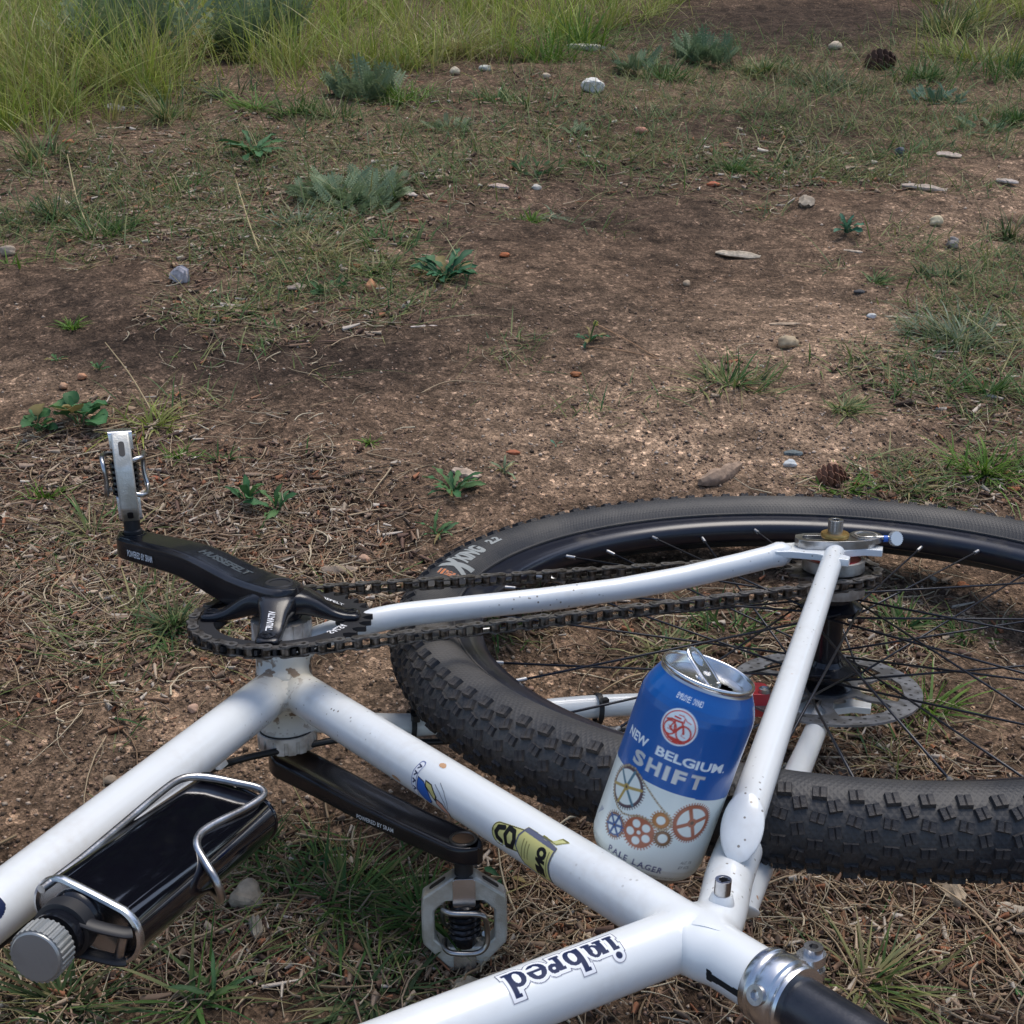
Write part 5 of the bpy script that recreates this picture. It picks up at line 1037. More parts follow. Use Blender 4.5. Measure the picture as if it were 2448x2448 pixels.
# low sparse sprigs between the litter
GCV = [(1400, 130, 350, 60, 1.3), (1800, 120, 260, 90, 1.5), (1750, 230, 260, 50, .7), (700, 260, 350, 60, .9), (1150, 60, 250, 50, 1.2), (1680, 310, 160, 40, .7), (620, 540, 160, 40, .8), (560, 480, 220, 130, 1.0), (250, 330, 260, 120, .6), (100, 460, 140, 60, .6), (850, 300, 250, 60, .5), (1200, 290, 220, 60, .5), (1600, 200, 300, 60, .9), (1850, 560, 120, 100, .8), (200, 980, 160, 60, .5), (150, 420, 250, 120, .8), (640, 420, 250, 120, .8), (900, 240, 400, 100, .9), (1500, 320, 250, 60, 1), (1800, 650, 170, 170, 1), (1780, 900, 240, 60, 1), (1600, 1180, 260, 90, .5), (350, 1150, 350, 150, .35), (1300, 1190, 160, 60, .5), (500, 1000, 120, 80, .3), (650, 1720, 200, 100, .8), (1650, 1850, 200, 100, .4), (450, 600, 160, 50, .7), (1900, 150, 250, 90, 1.2), (1300, 150, 300, 70, 1)]
n = 30000; p = scatter(n, GCV, -.45, 1.2, 6.5); V, F, C = blades(p, rng.uniform(0, 2 * PI, n), (rng.gamma(2.2, .010, n) * (1 + .5 * np.clip(np.hypot(p[:, 0] - CW[0], p[:, 1] - CW[1]) - 1.5, 0, 2))).clip(.006, .11), rng.uniform(.4, 1.35, n), rng.uniform(.0005, .0016, n), 4, pick(GRN + DRY[2:], n), pick(GRN + DRY, n))
o = new_mesh('ground_cover', V, F, M['blade'], cols=C); tag(o, 'sparse short green and straw coloured grass sprigs scattered over the dirt', 'grass', kind='stuff')
# tall meadow grass beyond the path: clumps of leaning, mixed blades with gaps between
def meadow(nc, seed):
    r_ = np.random.default_rng(seed); X = []; tot = 0
    while tot < nc:
        y_ = 1.9 + r_.gamma(1.6, 1.7, nc * 4); x_ = CW[0] + (y_ - CW[1]) * r_.uniform(-.8, .68, nc * 4); p_ = np.stack([x_, y_, hgt(x_, y_)], 1); u, v, _ = proj(p_); u /= 1.26708; v /= 1.26708
        ed = np.interp(u, [-300, 0, 150, 300, 600, 850, 1000, 1200, 1500, 1750, 2000], [300, 280, 265, 225, 180, 150, 125, 60, -30, 10, 110]) + (fbm(x_ * 3 + 5, y_ * 3, 66, 3) - .45) * 70
        k = (v < ed) & (y_ < 12) & (r_.random(nc * 4) < np.clip((ed - v) / 45 + .12, 0, 1)); X.append(p_[k]); tot += k.sum()
    return np.concatenate(X)[:nc]
YG = [(.18, .25, .035), (.26, .31, .05), (.32, .33, .09), (.12, .19, .03), (.38, .36, .14)]; YT = [(.40, .48, .08), (.52, .54, .15), (.30, .42, .06), (.60, .56, .24), (.22, .36, .08), (.36, .46, .09)]
cl_ = meadow(960, 5); V = []; F = []; C = []; o_ = 0
def addm(q):
    global o_
    V.append(q[0]); F.append(q[1] + o_); C.append(q[2]); o_ += len(q[0])
for i, c0_ in enumerate(cl_):
    n = int(rng.integers(26, 80)); R_ = rng.uniform(.03, .11); a = rng.uniform(0, 2 * PI, n); r = np.abs(rng.normal(0, R_ * .6, n)); q = np.stack([c0_[0] + r * np.cos(a), c0_[1] + r * np.sin(a)], 1); H = rng.uniform(.09, .30) * (1.25 if c0_[0] < -.5 else .8)
    tone = rng.integers(0, 3); p0 = [YG, YG[:3] + [(.07, .12, .03)], YG[1:] + DRY][tone]; p1_ = [YT, YT[:3], YT[1:4] + DRY][tone]
    addm(blades(q, a + rng.normal(0, .6, n), H * rng.uniform(.4, 1.25, n), rng.uniform(.05, 1.0, n) ** 1.2, rng.uniform(.0009, .0022, n), 5, pick(p0, n), pick(p1_, n)))
n = 9000; p = meadow(n, 9)[:, :2]; addm(blades(p, rng.uniform(0, 2 * PI, n), rng.gamma(3, .03, n).clip(.02, .34), rng.uniform(.2, 1.3, n), rng.uniform(.0008, .002, n), 5, pick(YG + DRY, n), pick(YT + DRY, n)))
n = 900; p = meadow(n, 12)[:, :2]; q = blades(p, rng.uniform(0, 2 * PI, n), rng.uniform(.22, .48, n), rng.uniform(.1, .7, n), rng.uniform(.0008, .0013, n), 6, pick(DRY, n), pick([(.46, .40, .2), (.4, .38, .16)], n)); W_ = q[0].reshape(n, 7, 2, 3); md = W_.mean(2, keepdims=True); sc_ = np.array([1, 1, 1, 1, 2.6, 3.2, 1.2])[None, :, None, None]; addm(((md + (W_ - md) * sc_).reshape(-1, 3), q[1], q[2]))
o = new_mesh('meadow_grass', np.concatenate(V), np.concatenate(F), M['blade'], cols=np.concatenate(C)); tag(o, 'tall yellow green meadow grass standing beyond the bare dirt', 'meadow grass', kind='stuff')

# ------------------------------------------------------------------ single plants, each a thing
def psize(u, v): 
    p = gpt(u, v); return p, float((p - CW) @ RW[2]) / FPX * 1.26708        # metres per view pixel
def tuft(label, u, v, rp, h, n, kind='green', flat=0.0, cat='grass tuft'):
    p, s = psize(u, v); R_ = rp * s; n = int(n * 4); h = h * 1.1; r = np.abs(rng.normal(0, R_ * .5, n)).clip(0, R_ * 1.3); a = rng.uniform(0, 2 * PI, n); q = np.stack([p[0] + r * np.cos(a) * 1.1, p[1] + r * np.sin(a) * .9], 1); kk = rng.random(n) < np.clip((fbm(q[:, 0] / R_ * 2.3 + u, q[:, 1] / R_ * 2.3, 17, 2) - .27) * 3.6, .03, 1); q = q[kk]; a = a[kk]; n = len(q)
    pal = {'green': (GRN, GRN + [(.14, .20, .05)]), 'bright': ([(.08, .16, .02), (.11, .20, .03)], [(.15, .26, .03), (.10, .20, .03)]), 'mixed': (GRN + DRY, GRN + DRY), 'dry': (DRY, DRY + [(.45, .40, .25)]), 'dark': ([(.035, .07, .03), (.05, .09, .03)], [(.06, .11, .04)]), 'grey': ([(.12, .17, .10), (.16, .21, .13)], [(.20, .26, .17), (.15, .20, .12)]), 'olive': ([(.18, .23, .04)], [(.38, .42, .09), (.5, .48, .18), (.24, .32, .06)])}[kind]
    V, F, C = blades(q, a + rng.normal(0, .7, n), rng.uniform(.2, 1.0, n) ** 1.3 * h, rng.uniform(.2 + flat, 1.25 + flat * .6, n), rng.uniform(.0005, .0015, n) * (1 + s * 600), 5, pick(pal[0], n, .35), pick(list(pal[1]) + [(.30, .26, .12)] * (kind != 'bright'), n, .35))
    V = V - np.array([p[0], p[1], p[2]]); o = new_mesh('grass_tuft', V, F, M['blade'], cols=C); o.location = p; tag(o, label, cat, 'grass tufts on the dirt'); return o
T_ = tuft
T_('yellow green grass bunch lying flat near the meadow edge, left of centre', 485, 205, 70, .10, 90, 'bright', .5)
T_('tall pale grass bunch at the top left corner of the photo', 60, 215, 90, .42, 160, 'olive')
T_('upright straw and green grass clump right of the tallest corner grass', 140, 200, 60, .36, 110, 'olive')
T_('small upright green grass clump beside the grey green sprigs at the top', 640, 225, 45, .09, 70, 'mixed')
T_('thin green clump growing near the left edge above the dead stalk', 85, 300, 60, .12, 80, 'mixed')
T_('dark green low clump in the litter near the left edge', 110, 410, 90, .07, 150, 'dark')
T_('small green clump between the left edge clump and the grey green herb', 340, 355, 50, .06, 80, 'green')
T_('yellow green sprig touching the left edge of the photo', 15, 500, 45, .05, 60, 'bright')
T_('tiny yellow green tuft alone on the dark soil at left', 135, 618, 18, .025, 26, 'bright')
T_('low yellowish mat of grass above the bare dark soil', 440, 585, 85, .035, 130, 'mixed', .5)
T_('small green tuft with curled dry stems right of the yellowish mat', 520, 625, 50, .03, 60, 'mixed', .3)
T_('wide dry grass patch left of the grey green weed with toothed leaves', 600, 470, 95, .06, 170, 'dry', .4)
T_('pale sprawling grass below the grey green herb', 560, 420, 80, .06, 90, 'grey', .4)
T_('little bright green tuft on the dark soil at centre', 1000, 412, 26, .035, 40, 'bright')
T_('flat grey green grass wisp right of the little centre tuft', 1045, 412, 34, .02, 36, 'grey', .9)
T_('large pale grass clump lying over its own dead straw, right of centre', 1500, 320, 120, .08, 260, 'mixed', .4)
T_('green edge of the pale lying clump, to its left', 1380, 320, 80, .06, 120, 'green', .2)
T_('short grass beside the dark stone at the right', 1620, 300, 60, .05, 80, 'mixed', .2)
T_('dense green and tan tuft standing alone on the sandy path', 1372, 725, 78, .05, 170, 'mixed', .1)
T_('faint tuft of thin blades just above the rear tyre, on sand', 1590, 770, 45, .03, 60, 'mixed', .3)
T_('dark green low tuft on the right side of the path, above the big patch', 1780, 525, 60, .04, 120, 'dark', .2)
T_('small dark tuft left of the dark green low one on the path', 1645, 530, 36, .03, 60, 'green', .2)
T_('dull olive grass, upper half of the big patch by the right edge', 1810, 640, 110, .06, 220, 'grey', .3)
T_('fresh green grass, lower half of the big patch by the right edge', 1770, 740, 85, .05, 180, 'green', .1)
T_('green clump right of the big patch and touching it', 1865, 740, 70, .05, 110, 'green', .2)
T_('dark upright green clump at the right edge, on a small rise', 1905, 445, 60, .07, 120, 'dark')
T_('bright green clump near the right edge above the tyre', 1860, 890, 70, .05, 120, 'bright', .1)
T_('straw mixed tuft directly behind the top of the rear tyre', 1700, 920, 75, .04, 120, 'mixed', .3)
T_('small yellow green tuft behind the tyre, next to the fallen cone', 1600, 925, 45, .03, 60, 'bright', .2)
T_('small yellow green tuft left of the leafy weed above the crank', 345, 862, 30, .025, 50, 'bright')
T_('two bladed sprig on the sand right of the yellow green tuft', 412, 868, 22, .03, 20, 'green')
T_('lone sprig on bare sand right of the pedal', 700, 836, 14, .015, 18, 'bright')
T_('grass patch behind the upper pedal', 285, 805, 55, .05, 90, 'olive', .2)
T_('pale green grass left of the crank arm end', 175, 1010, 60, .05, 80, 'mixed', .2)
T_('small bright sprig left of the upper pedal, near the left edge', 85, 935, 30, .03, 36, 'bright')
T_('dark green tuft under the left side of the chainring', 330, 1185, 40, .04, 70, 'dark', .1)
T_('tiny green sprig below the chainring at left', 330, 1240, 16, .02, 20, 'green')
T_('green blades growing through the wheel behind the drink can', 1370, 1190, 60, .05, 100, 'green', .1)
T_('pale green grass seen through the wheel left of the drink can', 1250, 1225, 60, .03, 90, 'mixed', .3)
T_('fresh bright green tuft right of the brake disc', 1745, 1335, 50, .045, 60, 'bright')
T_('small green tuft between the spokes right of the hub', 1700, 1185, 50, .035, 70, 'green', .2)
T_('green sprigs between the spokes near the right edge', 1830, 1205, 50, .03, 50, 'green', .2)
T_('large green grass clump left of the lower pedal', 650, 1700, 150, .042, 300, 'green', .45)
T_('dark grass clump leaning on the lower pedal from its left', 800, 1735, 70, .04, 90, 'green', .4)
T_('green clump with long blades at the bottom, between flask and top tube', 710, 1880, 110, .04, 90, 'dark', .5)
T_('coarse green blades in front of the flask near the bottom left corner', 370, 1900, 95, .07, 18, 'green', .3)
T_('thin green tuft below the flask cap at the bottom left corner', 120, 1890, 90, .06, 80, 'dark', .2)
T_('thin green clump with one dry blade, below the rear tyre', 1630, 1860, 120, .055, 60, 'mixed', .3)
T_('small green tuft by the left end of the lower crank', 480, 1600, 40, .04, 26, 'green')
T_('grass clump at the top right corner of the photo', 1850, 115, 130, .16, 260, 'olive')
T_('dark grass mound left of the brown pine cone', 1560, 160, 110, .07, 200, 'dark', .3)
T_('green grass bunch near the top, left of the white quartz', 1040, 115, 60, .16, 120, 'bright')
T_('yellow straw bunch at the top edge, centre left', 860, 100, 110, .18, 160, 'dry', .2)
T_('olive grass bunch in front of the meadow, left of the quartz', 1000, 200, 60, .07, 80, 'mixed')

T_('tall fresh green clump at the top edge, right of the meadow', 1090, 85, 80, .16, 150, 'bright')
T_('olive clump touching the top edge, above the white quartz', 1160, 40, 90, .2, 160, 'olive')
T_('dark green clump between the quartz and the blue grey herb', 1250, 150, 70, .09, 130, 'green')
T_('low green mat right of the blue grey herb', 1440, 135, 90, .06, 180, 'mixed', .2)
T_('dense green clump in the top right corner', 1900, 140, 110, .14, 260, 'green')
T_('tall dry and green clump left of the top right corner', 1790, 60, 90, .18, 180, 'mixed')
T_('dark green mound just under the brown cone', 1610, 175, 110, .06, 200, 'dark', .2)
T_('scrubby green patch right of the cone', 1740, 150, 80, .08, 150, 'green', .1)
T_('thin green patch above the dark stone at right', 1720, 290, 90, .045, 150, 'green', .2)
T_('low green scrub above the long pale splinter', 1650, 335, 70, .04, 110, 'mixed', .2)
T_('green clump under the right edge of the upper right herbs', 1920, 230, 60, .06, 100, 'green')
T_('green clump in front of the meadow, above the rosette', 560, 215, 60, .08, 110, 'green')
T_('dark clump at the foot of the meadow, left of centre', 420, 185, 80, .10, 150, 'dark')
T_('mixed clump at the foot of the meadow near the top left herb', 320, 225, 60, .12, 110, 'mixed')
T_('yellow green clump at the foot of the meadow, centre', 760, 190, 70, .08, 130, 'bright', .2)
T_('small green clump in the litter right of the grey sprig', 940, 190, 50, .06, 80, 'green', .1)
T_('low green scrub left of the lone centre tuft', 1130, 310, 90, .035, 140, 'green', .3)
T_('green scrub under the feathery herb', 720, 460, 80, .05, 140, 'green', .2)
T_('short green scrub left of the toothed weed', 700, 510, 80, .04, 130, 'mixed', .3)
T_('green scrub among the litter near the left edge', 190, 440, 60, .06, 100, 'green', .1)

def leafmesh(kind):
    n = 9; t = np.linspace(0, 1, n)
    if kind == 'lobed': w = np.array([.03, .05, .09, .06, .13, .09, .15, .11, .01])
    elif kind == 'spoon': w = np.array([.04, .05, .06, .09, .12, .145, .15, .11, .01])
    elif kind == 'lance': w = np.array([.03, .05, .07, .08, .085, .08, .065, .04, .005])
    elif kind == 'round': w = np.array([.012, .012, .012, .30, .42, .46, .42, .28, .03]); t = np.array([0, .3, .55, .56, .66, .78, .88, .96, 1.0])
    else: w = np.array([.02, .02, .10, .04, .14, .05, .12, .04, .01])
    V = []; 
    for i in range(n):
        z = .30 * t[i] - .42 * t[i] ** 2.2; ju = .03 * math.sin(i * 2.4)
        V += [(t[i], -w[i], z + w[i] * .35 + ju), (t[i], 0, z), (t[i], w[i], z + w[i] * .35 - ju)]
    F = []
    for i in range(n - 1): a = i * 3; F += [(a, a + 1, a + 4, a + 3), (a + 1, a + 2, a + 5, a + 4)]
    return V, F
LM = {}
def leafy(label, u, v, rp, n, kind, col, up=.5, cat='weed', stem=None, sz=1.0):
    p, s = psize(u, v); R_ = rp * s * sz * 1.05; e = empty('leafy_weed'); e.location = p; tag(e, label, cat, 'leafy weeds on the dirt')
    for vi in range(4):
      key = (kind, col, vi)
      if key not in LM:
        V, F = leafmesh(kind); vc = [1, 1, 1, 1][vi]; V = np.array(V); sh = 1 + .25 * (V[:, 0] - .5); C = np.array([col, tuple(q * .75 for q in col), (col[0] * 1.5, col[1] * 1.1, col[2]), (.20, .16, .06)][vi])[None] * sh[:, None]; C[1::3] *= 1.25; V = V + np.random.default_rng(vi + 3).normal(0, .012, V.shape)
        ob = new_mesh('leaf', V, F, M['leaf'], cols=C); LM[key] = ob.data; bpy.data.objects.remove(ob)
    for i in range(n):
        o = bpy.data.objects.new('leaf', LM[(kind, col, random.choice((0, 0, 0, 1, 1, 2, 2, 3)))]); COL.objects.link(o); o.parent = e; L_ = R_ * random.uniform(.6, 1.1); el = random.uniform(up * .3, up * 1.4)
        o.scale = (L_, L_ * random.uniform(.5, 1.0), L_); o.rotation_euler = (random.uniform(-.5, .5), -el, i * 2.4 + random.uniform(-.4, .4)); o.location = (random.uniform(-.1, .1) * R_, random.uniform(-.1, .1) * R_, .001)
    if stem:
        g = G(); g.add(*sweep(smooth_path([(0, 0, 0), (3, 2, stem * .5), (8, 0, stem)], 4), 1.3, 8)); o = g.build('stem', M['stemg'], e)
        for k_ in range(7): g = G(); g.add(*lathe([(.3, 0), (1.5, 1.5), (1.2, 3), (.2, 4)], (8 + random.uniform(-3, 3), random.uniform(-3, 3), stem - 4 + random.uniform(-6, 5)), (random.uniform(-.4, .4), random.uniform(-.4, .4), 1), 7)); g.build('flower_bud', M['budy'], e)
    return e
M['stemg'] = mat('stem_green', (.10, .15, .04), .6); M['budy'] = mat('bud_yellow', (.45, .42, .08), .6)
DG = (.035, .125, .055); SG = (.20, .26, .14); MG = (.055, .15, .055); TG = (.08, .20, .12)
leafy('toothed dark green weed at centre, above the bare path', 840, 530, 75, 22, 'lobed', DG, .6)
leafy('small weed with a yellow budding stem on the path', 1113, 645, 40, 10, 'lobed', DG, .5, stem=34)
leafy('upright blue green weed with spoon leaves on the path at right', 1597, 440, 42, 14, 'spoon', TG, 1.0)
leafy('upright broad leaved weed above the crank, the left of the pair', 465, 950, 55, 10, 'spoon', MG, .9)
leafy('upright broad leaved weed above the crank, the right of the pair', 525, 965, 55, 9, 'spoon', MG, 1.0)
leafy('toothed green weed on the sand left of the tyre top', 853, 930, 60, 16, 'lobed', MG, .6)
leafy('thin leaved star shaped weed beside a bark chip', 950, 893, 42, 10, 'lance', SG, .6)
leafy('small weed with one long leaf touching the tyre tread at left', 825, 1010, 52, 9, 'lance', MG, .5)
leafy('green weed rosette near the meadow at upper left', 480, 295, 68, 18, 'lobed', MG, .5)
leafy('round leaved mallow patch near the left edge, above the pedal, right half', 150, 800, 60, 14, 'round', MG, .8)
leafy('round leaved mallow patch near the left edge, above the pedal, left half', 75, 815, 50, 12, 'round', MG, .7)
leafy('pair of small leaves at the top left of the path', 108, 682, 24, 7, 'lobed', MG, .4)
leafy('small grey green weed beside an orange pebble at left', 188, 700, 24, 9, 'frond', MG, .7)
leafy('two leaf seedling on bare sand above the tyre', 1320, 1052 - 52, 1, 1, 'lobed', MG) if False else None
leafy('tiny seedling leaf on bare sand above the tyre', 1048, 842, 14, 3, 'spoon', TG, .5)
leafy('dark flat leaves under the lower crank', 950, 1660, 45, 6, 'spoon', DG, .3)
leafy('flat dark leaf left of the lower pedal', 610, 1615, 50, 4, 'spoon', DG, .25)
leafy('heart shaped leaf at the right edge near the bottom', 1922, 1865, 42, 4, 'round', (.06, .15, .05), .5)
leafy('small clover leaves between the seat tube and the tyre', 980, 1560, 26, 5, 'round', MG, .6)
leafy('small green leaves beside the seat tube, below the tyre', 1100, 1500 + 20, 20, 4, 'spoon', MG, .6)
leafy('broad grass like leaf rosette at the bottom, left of centre', 400, 1880, 85, 7, 'lance', (.07, .15, .06), .7)
leafy('dark rosette under the chainring', 320, 1200, 30, 7, 'lance', DG, .4)
def sage(label, u, v, rp, h, n, col=SG):
    p, s = psize(u, v); e = empty('herb'); e.location = p; tag(e, label, 'herb', 'grey green herbs')
    key = ('frond', col)
    if key not in LM:
        V = []; F = []
        def lf(b, d, L_, w):
            d = unit(d); sd2 = unit(np.cross(d, [0, 0, 1.]) + 1e-6); i = len(V); V.extend([b - sd2 * w * .4, b + sd2 * w * .4, b + d * L_ * .6 + sd2 * w * 1.7, b + d * L_ * .6 - sd2 * w * 1.7, b + d * L_]); F.extend([(i, i + 1, i + 2, i + 3), (i + 3, i + 2, i + 4)])
        for k_ in range(9):
            t = k_ / 8; b_ = np.array([.05 + t * .75, 0, .25 * t - .1 * t * t])
            for sg in (-1, 1):
                lf(b_, np.array([.6, sg * 1.0, .25]), .26 * (1.1 - t * .6), .022); lf(b_ + np.array([.05, sg * .10 * (1.1 - t * .6), .03]), np.array([1.0, sg * .3, .4]), .15, .018); lf(b_ + np.array([.03, sg * .10, .03]), np.array([.1, sg, .1]), .12, .016)
        lf(np.array([0, 0, 0.]), np.array([1, 0, .25]), .95, .02); V_ = np.array(V); ob = new_mesh('frond', V_, F, M['leaf'], cols=np.tile(col, (len(V_), 1)) * rng.uniform(.8, 1.2, (len(V_), 1))); LM[key] = ob.data; bpy.data.objects.remove(ob)
    R_ = rp * s
    for i in range(int(n * 1.5)):
        o = bpy.data.objects.new('frond', LM[key]); COL.objects.link(o); o.parent = e; a = random.uniform(0, 2 * PI); r = random.random() ** .5 * R_ * .85; L_ = random.uniform(.35, .9) * max(h, .02)
        o.location = (r * math.cos(a), r * math.sin(a), .002); o.scale = (L_,) * 3; o.rotation_euler = (random.uniform(-.7, .7), -(random.uniform(.3, 1.3) if h > .1 else random.uniform(-.05, .8)), a + random.uniform(-1.4, 1.4))
    return e
sage('large grey green feathery herb left of centre', 660, 372, 105, .075, 75, (.25, .32, .18))
sage('pale end of the feathery herb, beside two small wood chips', 745, 345, 40, .05, 18, (.24, .28, .17))
sage('dull feathery herb below the large one', 690, 400, 60, .045, 22)
sage('tall blue grey herb standing in the meadow at upper left', 235, 120, 60, .30, 40)
sage('blue grey herb in the meadow at the top, left of centre', 480, 105, 60, .25, 34)
sage('grey green herb at the meadow edge, below the straw bunch', 690, 185, 60, .12, 30)
sage('blue grey herb right of the white quartz', 1330, 115, 60, .12, 36, (.17, .24, .13))
sage('small blue green herb left of the white quartz', 1205, 130, 40, .09, 18, (.17, .24, .13))
sage('grey green sprig on the litter above centre', 850, 245, 40, .05, 18)
sage('small grey herb right of the centre sprig', 1080, 250, 36, .04, 14)
sage('blue green wisp near the right edge, upper part', 1850, 245, 70, .05, 24, (.16, .25, .13))
sage('green creeping sprig below the pine cone', 1770, 190, 55, .06, 22, (.10, .19, .13))
sage('small green herb left of the pale lying clump', 1010, 320, 60, .035, 20, MG)
sage('feathery dark green herb in the dry patch, centre left', 620, 545, 36, .03, 12, MG)

# ------------------------------------------------------------------ stones, chips, sticks
import bmesh
def stone(name, label, cat, u, v, wp, hp, col, seed, flat=.6, yaw=0.0, ang=False, group=None, matl=None):
    p, s = psize(u, v); bm = bmesh.new(); bmesh.ops.create_icosphere(bm, subdivisions=3 if wp > 12 else 2, radius=1); V = np.array([q.co[:] for q in bm.verts]); F = [tuple(q.index for q in f.verts) for f in bm.faces]; bm.free()
    d = 1 + .35 * (fbm(V[:, 0] * 1.3 + seed, V[:, 1] * 1.3 + V[:, 2] * 1.7, seed, 3) - .45) * 2; V = V * d[:, None]
    if ang: V = np.sign(V) * np.abs(V) ** .85 * (1 + .22 * np.sin(V[:, [1]] * 3.1 + seed) * np.cos(V[:, [2]] * 2.7))
    col = (col[0], col[1] * .97, col[2] * .86)
    V = V * np.array([wp * s / 2, max(hp, wp * .5) * s / 2 * 1.1, hp * s / 2 * flat * 1.6]); c, n_ = math.cos(yaw), math.sin(yaw); V = np.stack([V[:, 0] * c - V[:, 1] * n_, V[:, 0] * n_ + V[:, 1] * c, V[:, 2] + hp * s * .22], 1)
    o = new_mesh(name, V, F, matl or M['stone'], smooth=not ang, cols=np.tile(col, (len(V), 1)) * (1 + .5 * (fbm(V[:, 0] * 300 + 9, V[:, 1] * 300, seed + 3, 2) - .45))[:, None]); o.location = p; tag(o, label, cat, group); return o
def chip(name, label, cat, u, v, lp_, wp, col, yaw, seed, thick=.5, bend=0.0, lift=0.0, group='wood chips and bark on the dirt', colr=None):
    p, s = psize(u, v); L_, W_ = lp_ * s, wp * s; n = 9; t = np.linspace(-1, 1, n); r_ = np.random.default_rng(seed); P = np.stack([t * L_ / 2, bend * L_ * t * t, np.zeros(n)], 1)
    w = W_ / 2 * (1 - np.abs(t) ** 3 * .55) * r_.uniform(.8, 1.15, n); a = np.linspace(0, 2 * PI, 9, endpoint=False); jag = 1 + r_.uniform(-.15, .15, 9)
    pr = np.stack([np.sin(a) * jag, np.cos(a) * jag], 1); V, F = sweep(P, np.stack([w * thick, w], 1), prof=pr, up=(0, 0, 1)); V = V + r_.normal(0, W_ * .025, V.shape)
    c, n_ = math.cos(yaw), math.sin(yaw); V = np.stack([V[:, 0] * c - V[:, 1] * n_, V[:, 0] * n_ + V[:, 1] * c, V[:, 2] + W_ * .28 * thick + lift], 1)
    st_ = 1 + .35 * np.sin(np.arange(len(V)) * 2.1)[:, None] * .6; o = new_mesh(name, V, F, M['bark'], smooth=True, angle=35, cols=np.tile(col, (len(V), 1)) * st_); o.location = p; tag(o, label, cat, group); return o
PBL = 'pebbles on the dirt'
st = lambda l, u, v, w, h, c, **k: stone('pebble', l, 'pebble', u, v, w, h, c, int(u + v) % 97, group=PBL, **k)
st('orange pebble beside the toothed dark green weed', 700, 547, 22, 24, (.55, .27, .14), flat=.7)
st('pink pebble right of the crank, above the chain', 686, 1058, 24, 18, (.50, .32, .24))
st('pale tan pebble, the biggest on the sandy path', 1487, 652, 38, 30, (.42, .33, .23))
st('cream pebble near the right edge of the path', 1766, 422, 26, 22, (.60, .52, .38))
st('white quartz chunk at the meadow edge', 1118, 170, 34, 34, (.75, .75, .76), ang=True)
st('pink pebble in the litter right of the quartz', 1210, 250, 24, 16, (.55, .25, .20))
st('small tan pebble at the centre right of the path', 1295, 538, 14, 14, (.50, .38, .28))
st('small white pebble above the bare dark soil', 1012, 358, 20, 15, (.58, .54, .52))
st('orange pebble beside the small grey green weed', 155, 713, 18, 14, (.55, .28, .17))
st('peach pebble near the left edge, left of the orange one', 120, 731, 16, 14, (.50, .30, .20))
st('white flat pebble on the path at right', 1644, 598, 20, 11, (.65, .68, .75))
st('white wedge pebble above the rear tyre', 1491, 878, 24, 14, (.62, .66, .72), ang=True)
st('grey speckled stone flake above the white wedge pebble', 1496, 858, 34, 14, (.12, .15, .17), ang=True, flat=.4)
st('dark glossy stone near the right edge', 1698, 292, 16, 20, (.10, .11, .15), ang=True)
st('grey square pebble right of the path', 1797, 464, 22, 22, (.28, .25, .25), ang=True)
st('pink pebble on the dirt left of the bottom bracket', 365, 1340, 22, 18, (.50, .33, .26))
st('tan pebble on the dirt above the down tube', 209, 1492 - 18, 26, 18, (.38, .29, .22))
st('grey clod right of the flask', 468, 1700, 52, 58, (.30, .26, .22), ang=True)
st('tan pebble in the litter near the bottom edge', 300, 1735, 20, 14, (.40, .30, .22))
st('cream pebble near the herbs at the top', 858, 138, 22, 16, (.58, .50, .40))
st('white pebble at the top centre by the herb', 915, 132, 22, 14, (.62, .62, .58))
st('beige pebble by the small white quartz', 1030, 146, 18, 12, (.5, .42, .34))
st('yellow pebble in the litter at upper right', 1605, 303, 16, 10, (.55, .42, .24))
st('beige pebble near the right edge at the top', 1575, 92, 26, 20, (.50, .42, .34))
st('pink pebble left of the brake disc', 1345, 1380, 18, 12, (.50, .33, .26))
st('dark pebble on the path below the small dark tuft', 1622, 553, 22, 12, (.07, .07, .08), flat=.4)
st('red orange pebble by the fallen cone', 1573, 880, 22, 12, (.42, .24, .16))
st('pinkish stone in the grass near the left edge', 15, 478, 30, 22, (.42, .34, .28))
ch = lambda l, u, v, L_, w, c, y, **k: chip('wood_chip', l, 'wood chip', u, v, L_, w, c, y, int(u * 3 + v) % 89, **k)
chip('stick', 'thick grey brown stick lying above the rear tyre', 'stick', 1362, 903, 112, 34, (.33, .23, .16), .75, 3, .9, .06, group=None)
ch('pale weathered wood piece on the dark soil right of centre', 1392, 484, 84, 24, (.46, .38, .28), -.3)
ch('short brown wood block right of the crank', 640, 1080, 66, 24, (.30, .23, .17), .05, thick=.8)
ch('pale chip beside the feathery herb', 770, 368, 42, 18, (.50, .42, .36), -.6)
ch('pinkish chip right of the pale chip by the herb', 940, 355, 42, 20, (.50, .38, .31), -.4)
ch('long pale wood splinter near the right edge', 1742, 357, 84, 20, (.42, .34, .27), -.4)
ch('grey chip on the soil below the pale lying clump', 1521, 388, 30, 42, (.33, .27, .20), -.2)
ch('thin white sliver on the bare path', 800, 617, 50, 9, (.52, .44, .38), .15)
ch('grey upright stone like chip above the bare dark soil at left', 340, 530, 26, 40, (.50, .46, .46), 1.2, thick=.9)
ch('pale chip under the meadow grass at left', 217, 207, 50, 24, (.42, .38, .35), -.6)
ch('large pale wood piece in the meadow edge right of centre', 1105, 92, 74, 24, (.46, .42, .34), -.25)
ch('curled bark chip between the two weeds above the chain', 880, 895, 58, 30, (.42, .32, .24), -.5, thick=.35)
ch('short stick behind the bottom bracket', 880, 1290, 52, 22, (.38, .27, .20), -.6, thick=.8)
